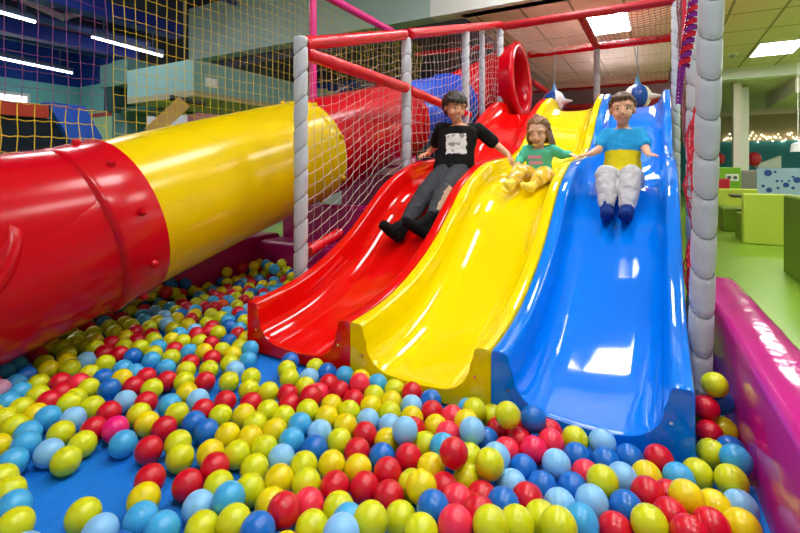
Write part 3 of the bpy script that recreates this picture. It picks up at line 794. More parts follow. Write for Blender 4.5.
# ================================================================== CHILDREN
def remesh(mb, name, mats, parent, voxel=.004, smooth=3, amp=0, freq=20, mfun=None, seed=0):
    tmp = mb.build('tmp_shape', mats, parent, smooth=False)
    m = tmp.modifiers.new('r', 'REMESH'); m.mode = 'VOXEL'; m.voxel_size = voxel; m.use_smooth_shade = True
    s = tmp.modifiers.new('s', 'SMOOTH'); s.factor = .5; s.iterations = smooth
    bpy.context.view_layer.update()
    dg = bpy.context.evaluated_depsgraph_get()
    me = bpy.data.meshes.new_from_object(tmp.evaluated_get(dg))
    bpy.data.objects.remove(tmp)
    me.name = name
    if amp:
        off = V((seed * 3.1, seed * 1.7, seed))
        nn = [v.normal.copy() for v in me.vertices]; out = []
        for v, n_ in zip(me.vertices, nn):
            p = v.co * freq
            out += list(v.co + n_ * ((noise.noise(p + off) + .5 * noise.noise(p * 2.1 + off)) * amp))
        me.vertices.foreach_set('co', out)
    me.materials.clear()
    for mm in (mats if isinstance(mats, (list, tuple)) else [mats]): me.materials.append(mm)
    me.polygons.foreach_set('use_smooth', [True] * len(me.polygons))
    if mfun:
        o0 = ORG[parent.name]
        me.polygons.foreach_set('material_index', [mfun(p.center + o0, p.normal) for p in me.polygons])
    me.update()
    o = bpy.data.objects.new(name, me); COL.objects.link(o); o.parent = parent; ORG[o.name] = ORG[parent.name]
    return o
def frame(fwd, up=(0, 0, 1)):
    y = V(fwd).normalized(); z = V(up); z = (z - y * z.dot(y)).normalized(); x = y.cross(z)
    return Matrix((x, y, z)).transposed()
def hand(q, w, d, nrm, thumb, s=1., curl=.35):
    d = V(d).normalized(); nrm = V(nrm); nrm = (nrm - d * nrm.dot(d)).normalized(); sd = d.cross(nrm) * thumb
    R = Matrix((sd, d, nrm)).transposed()
    q.ell(w + d * .034 * s, .031 * s, .042 * s, .0125 * s, R, 16, 10)
    q.limb([w - d * .02 * s, w + d * .012 * s], [.019 * s, .018 * s])
    for off, L, back in ((.0235, .056, .064), (.008, .064, .070), (-.008, .060, .068), (-.0235, .046, .060)):
        b = w + d * back * s + sd * off * s
        dirv = (d + sd * off * 5).normalized()
        d1 = (dirv - nrm * curl * .5).normalized(); d2 = (dirv - nrm * curl * 1.7).normalized()
        k = b + d1 * L * .5 * s; t = k + d2 * L * .5 * s
        q.limb([b - dirv * .02 * s, b, k, t], [.0085 * s, .0082 * s, .0078 * s, .0064 * s], 10)
    b = w + d * .018 * s + sd * .024 * s
    k = b + (d * .6 + sd * .75 - nrm * .15).normalized() * .026 * s
    t = k + (d * .9 + sd * .4 - nrm * .25).normalized() * .026 * s
    q.limb([w + d * .012 * s + sd * .01 * s, b, k, t], [.012 * s, .0105 * s, .0088 * s, .0072 * s], 10)
def head_shape(q, c, R, s):
    def e(x, y, z, a, b, d, rot=None): q.ell(c + R @ (V((x, y, z)) * s), a * s, b * s, d * s, R if rot is None else R @ rot, 20, 14)
    e(0, -.012, .028, .074, .090, .085)
    e(0, .014, -.022, .061, .070, .070)
    e(0, .036, -.058, .040, .042, .038)
    e(0, .060, -.082, .018, .016, .016)
    for k in (-1, 1):
        e(k * .036, .050, -.032, .026, .026, .026)
        e(k * .034, .063, .030, .030, .013, .016)
        e(k * .076, -.008, -.008, .008, .018, .028, Matrix.Rotation(-.3 * k, 3, 'Z'))
        e(k * .010, .088, -.028, .009, .010, .008)
    e(0, .092, -.022, .011, .013, .012)
    e(0, .082, -.004, .008, .012, .024)
    e(0, .074, -.060, .024, .012, .008)
EYEW = mat('eye_white', '#F0ECE6', .25); IRIS = mat('eye_dark', '#20140E', .15); LIPM = mat('lips', '#B4524E', .4); TEETH = mat('teeth', '#F2EDE2', .3)
MOUTH = mat('mouth_inside', '#5A1A1A', .5)
def face(c, R, s, parent, browm, smile=1., open_=.006):
    P = lambda x, y, z: c + R @ (V((x, y, z)) * s)
    for k in (-1, 1):
        q = MB(); q.ell(P(k * .030, .0735, .006), .0118 * s, .009 * s, .0066 * s, R, 14, 10)
        ey = q.build('eye', EYEW, parent)
        q = MB(); q.ell(P(k * .030, .0792, .0055), .0072 * s, .0042 * s, .0068 * s, R, 12, 8); q.build('iris', IRIS, ey)
        q = MB(); q.limb([P(k * .016, .0855, .024), P(k * .030, .0845, .0295), P(k * .047, .073, .024)], [.0024 * s, .0030 * s, .0016 * s], 8); q.build('eyebrow', browm, parent)
    q = MB(); pts = []; 
    for i in range(9):
        t = i / 4 - 1
        pts.append((t * .027, .0865 - .013 * t * t, -.0615 + .010 * smile * t * t))
    m = MB()
    up = [P(a, b, z + open_ * (1 - (a / .027) ** 2)) for a, b, z in pts]; dn = [P(a, b - .001, z - open_ * 1.2 * (1 - (a / .027) ** 2)) for a, b, z in pts]
    fr = [P(a, b + .001, z) for a, b, z in pts]
    m.rings([[u, u - R @ V((0, .006 * s, 0)), d - R @ V((0, .006 * s, 0)), d] for u, d in zip(up, dn)])
    mo = m.build('mouth', MOUTH, parent)
    t = MB(); t.rings([[u + R @ V((0, .0012, 0)), u - R @ V((0, .002 * s, 0)), u.lerp(d, .6) - R @ V((0, .002 * s, 0)), u.lerp(d, .6) + R @ V((0, .0012, 0))] for u, d in list(zip(up, dn))[1:-1]])
    t.build('teeth', TEETH, mo)
    t = MB(); t.limb(up, [.0028 * s] * 9, 8); t.limb(dn, [.0036 * s] * 9, 8); t.build('lips', LIPM, mo)
def hair(c, R, s, m, parent, seed, front=.52, side=-.05, back=-.75, flow=None, L=.045, rad=.015, n=330, extra=None, thick=1.0):
    rd = random.Random(seed); q = MB()
    sc = V((0, -.012, .028)); rx = V((.075, .091, .086)) * thick
    def ok(d):
        f = d.y
        lim = lerp(side, front, max(0, min(1, (f - .05) / .5))) if f > .05 else lerp(side, back, max(0, min(1, -f / .5)))
        return d.z > lim
    def pt(d): return sc + V((d.x * rx.x, d.y * rx.y, d.z * rx.z))
    k = 0; i = 0
    while k < n and i < 6000:
        i += 1
        z = rd.uniform(-1, 1); a = rd.uniform(0, 2 * PI)
        w = math.sqrt(max(0, 1 - z * z)); d = V((w * math.cos(a), w * math.sin(a), z))
        if not ok(d): continue
        k += 1
        fl = V(flow(d)) if flow else V((d.x * .3, d.y * .5, -.8))
        fl = fl + V((rd.uniform(-.1, .1), rd.uniform(-.1, .1), rd.uniform(-.1, .1)))
        fl = (fl - d * fl.dot(d)).normalized()
        l = L * rd.uniform(.7, 1.2)
        p0 = pt(d); p1 = p0 + fl * l * .55 + d * .006; d2 = (p1 - sc); p2 = p1 + fl * l * .5 - d * .004 * rd.random()
        q.limb([c + R @ (p * s) for p in (p0, p1, p2)], [rad * s, rad * .85 * s, rad * .35 * s], 7)
    if extra: extra(q, lambda x, y, z: c + R @ (V((x, y, z)) * s), s)
    return remesh(q, 'hair', m, parent, .0042, 1)
def torso_rings(hc, nc, right, fwd, rx, ry, grow=0., t0=-.22, t1=1., neck=.045):
    ax_ = nc - hc; rings = []
    tab = [(-.22, .70, .85), (-.08, .98, 1.05), (.12, 1.0, 1.02), (.40, .90, .95), (.68, .98, 1.03), (.84, .98, .96), (.93, .78, .78), (1.0, neck / rx, neck / ry)]
    tab = [t for t in tab if t0 <= t[0] <= t1]
    for t, a, b in tab:
        ring = []
        c = hc + ax_ * t
        for k in range(24):
            an = 2 * PI * k / 24
            ring.append(c + right * math.cos(an) * (rx * a + grow) + fwd * math.sin(an) * (ry * b + grow))
        rings.append(ring)
    return rings
def decal(name, target, m, parent, origin, xd, yd, w, h, shape, nx=40, ny=40, off=.0025):
    """print lying on a garment: shape(s, t) -> material index or -1"""
    dg = bpy.context.evaluated_depsgraph_get(); me = target.data; o0 = ORG[target.name]
    bvh = BVHTree.FromPolygons([tuple(v.co + o0) for v in me.vertices], [tuple(p.vertices) for p in me.polygons])
    xd = V(xd).normalized(); yd = V(yd); yd = (yd - xd * yd.dot(xd)).normalized(); n = xd.cross(yd)
    vs = {}; q = MB(); idx = {}
    for j in range(ny + 1):
        for i in range(nx + 1):
            p = V(origin) + xd * (i / nx - .5) * w + yd * (j / ny - .5) * h + n * .2
            hit = bvh.ray_cast(p, -n)
            if hit[0] is not None:
                idx[i, j] = len(q.v); q.v.append(hit[0] + hit[1] * off)
    for j in range(ny):
        for i in range(nx):
            k = shape((i + .5) / nx, (j + .5) / ny)
            c = [(i, j), (i + 1, j), (i + 1, j + 1), (i, j + 1)]
            if k >= 0 and all(x in idx for x in c):
                q.f.append(tuple(idx[x] for x in c)); q.m.append(k)
    return q.build(name, m, parent)

SKA = mat('skin_tan', '#E2A684', .5, .4, var=.06, vscale=12, sss=.08)
SKB = mat('skin_light', '#E8AE90', .5, .4, var=.06, vscale=12, sss=.08)
SKG = mat('skin_fair', '#F0BDA0', .5, .4, var=.05, vscale=12, sss=.08)

def child(label, hips, neck, head, hs, hfwd, hup, right, sh, J, skin, dims, hand_s, hands, origin):
    """body with head, arms, hands, legs and feet as one continuous mesh"""
    r = root('person', label, 'person', origin)
    right = V(right).normalized(); up = (neck - hips).normalized(); fwd = up.cross(right).normalized()
    q = MB(); rx, ry = dims['torso']
    q.rings(torso_rings(hips, neck, right, fwd, rx, ry, 0))
    R = frame(hfwd, hup)
    base = head + R @ (V((0, -.012, -.05)) * hs)
    q.limb([neck - up * .02, neck + (base - neck) * .4, base], [.040 * hs, .038 * hs, .040 * hs])
    head_shape(q, head, R, hs)
    for sd in ('r', 'l'):
        a = dims['arm']
        q.limb([J['sh_' + sd], J['el_' + sd], J['wr_' + sd]], [a * 1.15, a * .9, a * .66])
        d, nrm, th, cu = hands[sd]
        hand(q, J['wr_' + sd], d, nrm, th, hand_s, cu)
        g = dims['leg']
        q.limb([J['hip_' + sd], J['kn_' + sd], J['an_' + sd]], [g * 1.15, g * .82, g * .55])
        q.limb([J['an_' + sd], J['he_' + sd], J['to_' + sd]], [g * .55, g * .52, g * .42])
    b = remesh(q, 'body', skin, r, .0034, 2)
    return r, R, right, fwd, up
def garment_top(r, name, hips, neck, right, fwd, dims, J, mats, sleeve, t0, grow, mfun, seed, amp=.004, neckr=.058):
    q = MB(); rx, ry = dims['torso']
    q.rings(torso_rings(hips, neck, right, fwd, rx, ry, grow, t0, .99, neckr))
    rg = torso_rings(hips, neck, right, fwd, rx, ry, grow, .8, .95)
    for sd in ('r', 'l'):
        s, e, w = J['sh_' + sd], J['el_' + sd], J['wr_' + sd]; a = dims['arm']
        up = (neck - hips).normalized(); s2 = s + up * .004
        inn = s.lerp(hips + (neck - hips) * .86, .45)
        if sleeve <= 1:
            q.limb([inn, s2, s.lerp(e, sleeve)], [a * 1.2 + grow, a * 1.12 + grow, a * 1.08 + grow * 1.2])
        else:
            q.limb([inn, s2, e, e.lerp(w, sleeve - 1)], [a * 1.25 + grow, a * 1.2 + grow, a * .95 + grow, a * .7 + grow * .8])
    return remesh(q, name, mats, r, .0045, 3, amp, 22, mfun, seed)
def garment_legs(r, hips, neck, right, fwd, dims, J, mats, end, grow, mfun, seed, amp=.005, cuff=1.0):
    q = MB(); rx, ry = dims['torso']
    q.rings(torso_rings(hips, neck, right, fwd, rx, ry, grow, -.3, .13))
    for sd in ('r', 'l'):
        h, k, a = J['hip_' + sd], J['kn_' + sd], J['an_' + sd]; g = dims['leg']
        e = k.lerp(a, end)
        q.limb([h, h.lerp(k, .5), k, k.lerp(e, .55), e], [g * 1.2 + grow, g * 1.12 + grow, g * .92 + grow, g * .84 + grow * cuff, g * .64 + grow * .7])
    return remesh(q, 'trousers', mats, r, .005, 3, amp, 24, mfun, seed)
def socks(r, J, dims, m, top, grow=.006):
    for sd in ('r', 'l'):
        q = MB(); g = dims['leg']
        k, a, h, t = J['kn_' + sd], J['an_' + sd], J['he_' + sd], J['to_' + sd]
        q.limb([a.lerp(k, top), a, h], [g * .58 + grow, g * .57 + grow, g * .56 + grow])
        q.limb([a, h.lerp(t, .5), t], [g * .55 + grow, g * .56 + grow, g * .44 + grow])
        q.limb([h, h.lerp(t, .5), t], [g * .54 + grow, g * .56 + grow, g * .44 + grow])
        remesh(q, 'sock', m, r, .004, 3, .0015, 40)

# ---- oldest boy in black on the red slide
hips = V((-1.40, 3.31, .885)); neck = V((-1.375, 3.38, 1.245)); head = V((-1.385, 3.31, 1.368))
right = V((-.93, -.36, -.02))          # the boy's own right side
J = dict(sh_r=V((-1.525, 3.36, 1.215)), el_r=V((-1.63, 3.47, 1.09)), wr_r=V((-1.69, 3.46, 1.025)),
         sh_l=V((-1.245, 3.44, 1.205)), el_l=V((-1.125, 3.53, 1.085)), wr_l=V((-1.005, 3.44, 1.005)),
         hip_r=V((-1.455, 3.29, .875)), kn_r=V((-1.425, 2.89, .735)), an_r=V((-1.452, 2.62, .535)), he_r=V((-1.462, 2.56, .462)), to_r=V((-1.520, 2.475, .54)),
         hip_l=V((-1.335, 3.31, .875)), kn_l=V((-1.298, 2.95, .765)), an_l=V((-1.285, 2.68, .582)), he_l=V((-1.300, 2.615, .49)), to_l=V((-1.375, 2.515, .565)))
dims = dict(torso=(.146, .092), arm=.034, leg=.060)
hands = dict(r=(V((-.15, -.98, -.12)), V((-.1, -.1, 1)), 1, .5), l=(V((.55, -.65, -.5)), V((.5, .2, .8)), -1, .55))
r, R, rt, fw, up = child('dark haired boy in black t-shirt and dark grey trousers sliding on the red slide', hips, neck, head, .99, (.66, -.66, -.16), (.10, .0, 1), right, 0, J, SKA, dims, .92, hands, (-1.40, 3.30, .80))
HA = mat('hair_dark_brown', '#2A1E18', .45, .4, var=.25, vscale=60)
face(head, R, .99, r, HA, 1.2, .007)
def flowA(d): return (d.x * .6 + .35, .55 if d.z > .3 else -.2, -.35 if d.z > .2 else -.9)
def fringe(z1, dx, w, rr, n=13, y1=.082):
    def f(q, P, s):
        for i in range(n):
            t = i / (n - 1) * 2 - 1
            x = t * w
            q.limb([P(-.012 + x * .25, -.045, .116), P(x * .8 + dx * .4, .03 - .02 * t * t, .114 - .02 * t * t), P(x + dx, y1 - .030 * t * t, z1 + .012 + .004 * math.sin(i * 2.3)), P(x * 1.02 + dx * 1.35, y1 + .004 - .034 * t * t, z1 - .010 + .007 * math.sin(i * 1.9))], [rr * s, rr * 1.05 * s, rr * .8 * s, rr * .3 * s], 8)
    return f
hair(head, R, .99, HA, r, 2, front=.62, side=-.08, back=-.62, flow=flowA, L=.05, rad=.011, n=420, thick=1.05, extra=fringe(.052, .014, .066, .0165))
TB = mat('cloth_black', '#121214', .85, .2, var=.2, vscale=30)
sh = garment_top(r, 'shirt', hips, neck, rt, fw, dims, J, TB, .78, -.1, .014, None, 1)
TG = mat('cloth_dark_grey', '#3E4046', .85, .2, var=.15, vscale=40); BE = mat('cloth_beige', '#C9B090', .85, .2)
kl, al = J['kn_l'], J['an_l']
def mfA(p, n):
    t = (p - kl).dot(al - kl) / (al - kl).length_squared
    return 1 if (t > .1 and t < .85 and n.dot(V((.95, -.15, .25))) > .78 and (p - J['kn_r'].lerp(J['an_r'], t)).length > .10 and (p - kl.lerp(al, t)).length < .12) else 0
garment_legs(r, hips, neck, rt, fw, dims, J, [TG, BE], .88, .010, mfA, 2)
socks(r, J, dims, mat('sock_black', '#0E0E10', .9, .2), .12)
PRW = mat('print_white', '#E6E4E2', .7); PRG = mat('print_grey', '#A8A4A2', .7); PRD = mat('print_dark', '#8E8A88', .7)
def prA(s, t):
    e = .06 * noise.noise(V((s * 9, t * 9, 2)))
    if s < .04 + e or s > .96 + e or t < .03 + e or t > .97 + e: return -1
    k = noise.noise(V((s * 4.5, t * 5, 7)))
    return 2 if k > .46 else (1 if k > .22 else 0)
chest = hips.lerp(neck, .52)
decal('shirt_print', sh, [PRW, PRG, PRD], sh, chest, -rt, up, .165, .165, prA)

# ---- little girl on the yellow slide
hips = V((-.775, 3.43, .855)); neck = V((-.765, 3.42, 1.055)); head = V((-.762, 3.365, 1.158))
right = V((-.96, .05, 0))
J = dict(sh_r=V((-.855, 3.41, 1.030)), el_r=V((-.895, 3.38, .965)), wr_r=V((-.885, 3.28, .935)),
         sh_l=V((-.675, 3.42, 1.030)), el_l=V((-.615, 3.46, 1.0)), wr_l=V((-.555, 3.44, 1.0)),
         hip_r=V((-.82, 3.40, .85)), kn_r=V((-.862, 3.245, .88)), an_r=V((-.885, 3.125, .80)), he_r=V((-.886, 3.095, .775)), to_r=V((-.90, 3.03, .80)),
         hip_l=V((-.725, 3.40, .85)), kn_l=V((-.705, 3.27, .86)), an_l=V((-.748, 3.14, .785)), he_l=V((-.752, 3.11, .765)), to_l=V((-.785, 3.05, .785)))
dims = dict(torso=(.090, .072), arm=.025, leg=.046)
hands = dict(r=(V((-.1, -.9, -.3)), V((-.4, 0, 1)), 1, .5), l=(V((.6, -.7, -.15)), V((0, .1, 1)), -1, .4))
r, R, rt, fw, up = child('little girl in teal long-sleeved top and yellow patterned trousers on the yellow slide', hips, neck, head, .90, (-.02, -1.0, -.30), (0, -.1, 1), right, 0, J, SKG, dims, .66, hands, (-.775, 3.42, .79))
HG = mat('hair_light_brown', '#8E6644', .45, .4, var=.3, vscale=50)
face(head, R, .90, r, HG, 1.2, .005)
def flowG(d): return (d.x * .5, -.9 if d.z > .45 else -.4, -.5 if d.z > .45 else -.95)
def exG(q, P, s):
    for k in (-1, 1):
        for j in range(5):
            y = .02 - j * .02
            q.limb([P(k * .070, y, .01), P(k * .085, y - .012, -.045), P(k * (.082 + .006 * j), y - .03, -.10 - .006 * j)], [.017 * s, .015 * s, .006 * s], 8)
    for j in range(9):
        a = (j - 4) * .28
        q.limb([P(math.sin(a) * .075, -.055 - .02 * math.cos(a), .03), P(math.sin(a) * .09, -.085 * math.cos(a) - .02, -.04), P(math.sin(a) * .085, -.08 * math.cos(a) - .02, -.11)], [.02 * s, .018 * s, .008 * s], 8)
    q.ell(P(.012, -.03, .128), .026 * s, .026 * s, .020 * s)
hair(head, R, .90, HG, r, 5, front=.66, side=.12, back=-.7, flow=flowG, L=.05, rad=.010, n=420, extra=exG)
q = MB(); c0 = head + R @ V((.010, -.012, .117))
q.tube([c0 + R @ V((.022 * math.cos(a * PI / 10), .022 * math.sin(a * PI / 10), 0)) for a in range(21)], .006, 8); q.build('hair_tie', mat('hair_tie_rose', '#C88A92', .6), r)
TL = mat('cloth_teal', '#5CC8A8', .85, .2, var=.1, vscale=30)
sh = garment_top(r, 'top', hips, neck, rt, fw, dims, J, TL, 1.86, -.1, .010, None, 4, .003, .048)
CY = mat('cloth_yellow_pattern', '#F0CB46', .85, .2)
nt = CY.node_tree; b = nt.nodes['Principled BSDF']; tc = nt.nodes.new('ShaderNodeTexCoord'); vo = nt.nodes.new('ShaderNodeTexNoise'); vo.inputs['Scale'].default_value = 26
cr = nt.nodes.new('ShaderNodeValToRGB'); cr.color_ramp.elements[0].position = .52; cr.color_ramp.elements[0].color = (*hexc('#EFC640'), 1); cr.color_ramp.elements[1].position = .58; cr.color_ramp.elements[1].color = (*hexc('#F6E7C4'), 1)
nt.links.new(tc.outputs['Object'], vo.inputs['Vector']); nt.links.new(vo.outputs['Fac'], cr.inputs['Fac']); nt.links.new(cr.outputs['Color'], b.inputs['Base Color'])
garment_legs(r, hips, neck, rt, fw, dims, J, CY, .80, .011, None, 5, .004)
socks(r, J, dims, mat('sock_yellow', '#EEDB62', .9, .2), .30, .004)
for sd in ('r', 'l'):
    a = J['an_' + sd].lerp(J['kn_' + sd], .30); d = (J['kn_' + sd] - J['an_' + sd]).normalized()
    q = MB(); x = d.cross(V((1, 0, 0))).normalized(); y = d.cross(x)
    for o_ in (0, .014):
        q.tube([a + d * o_ + (x * math.cos(k * PI / 10) + y * math.sin(k * PI / 10)) * (.0355 + o_ * .3) for k in range(21)], .0045, 6)
    q.build('sock_stripe', mat('stripe_brown', '#9A6A2A', .8), r)
PK = mat('print_pink', '#EE9AC0', .7)
def prG(s, t):
    for row, (c, a, b_) in enumerate(((.70, .08, .92), (.30, .18, .95))):
        if a < s < b_:
            w = .085 * math.sin(s * 46 + row * 2) + .05 * math.sin(s * 97 + row)
            if abs(t - c - w * .55) < .105: return 0
    return -1
decal('top_print', sh, [PK], sh, hips.lerp(neck, .55) + rt * .012, -rt, up, .125, .10, prG, 60, 36)

# ---- boy in blue and yellow on the blue slide
hips = V((-.212, 3.28, .825)); neck = V((-.212, 3.355, 1.165)); head = V((-.212, 3.30, 1.280))
right = V((-1, -.05, 0))
J = dict(sh_r=V((-.310, 3.34, 1.125)), el_r=V((-.352, 3.26, 1.020)), wr_r=V((-.385, 3.13, .992)),
         sh_l=V((-.114, 3.35, 1.125)), el_l=V((-.078, 3.27, 1.020)), wr_l=V((-.062, 3.14, .988)),
         hip_r=V((-.268, 3.25, .82)), kn_r=V((-.283, 3.00, .86)), an_r=V((-.262, 2.84, .675)), he_r=V((-.260, 2.82, .635)), to_r=V((-.250, 2.745, .655)),
         hip_l=V((-.156, 3.25, .82)), kn_l=V((-.150, 3.00, .86)), an_l=V((-.160, 2.84, .675)), he_l=V((-.162, 2.82, .635)), to_l=V((-.168, 2.745, .655)))
dims = dict(torso=(.106, .080), arm=.028, leg=.053)
hands = dict(r=(V((-.35, -.9, -.05)), V((-.1, .1, 1)), 1, .22), l=(V((.18, -.95, -.05)), V((.1, .1, 1)), -1, .22))
r, R, rt, fw, up = child('smiling boy in blue and yellow t-shirt and pale grey trousers on the blue slide', hips, neck, head, .92, (.06, -1, -.06), (0, 0, 1), right, 0, J, SKB, dims, .82, hands, (-.212, 3.28, .76))
HB = mat('hair_brown', '#5E4230', .5, .4, var=.3, vscale=60)
face(head, R, .92, r, HB, 1.0, .004)
def flowB(d): return (.5 + d.x * .3, .75 if d.z > .35 else -.1, -.2 if d.z > .3 else -.9)
hair(head, R, .92, HB, r, 8, front=.66, side=.05, back=-.55, flow=flowB, L=.034, rad=.009, n=520, thick=1.01, extra=fringe(.072, .010, .056, .0125, 13, .074))
CB = mat('cloth_blue', '#2CA4E4', .85, .2, var=.08, vscale=30); CYL = mat('cloth_yellow', '#E6D21C', .85, .2, var=.08, vscale=30)
ax_b = neck - hips
def mfB(p, n): return 1 if (p - hips).dot(ax_b) / ax_b.length_squared < .52 else 0
garment_top(r, 'shirt', hips, neck, rt, fw, dims, J, [CB, CYL], .62, -.15, .011, mfB, 7)
garment_legs(r, hips, neck, rt, fw, dims, J, mat('cloth_pale_grey', '#C4C2C6', .85, .2, var=.1, vscale=30), .90, .013, None, 8, .006, 1.1)
socks(r, J, dims, mat('sock_blue', '#12327A', .9, .2, var=.1, vscale=40), .14)

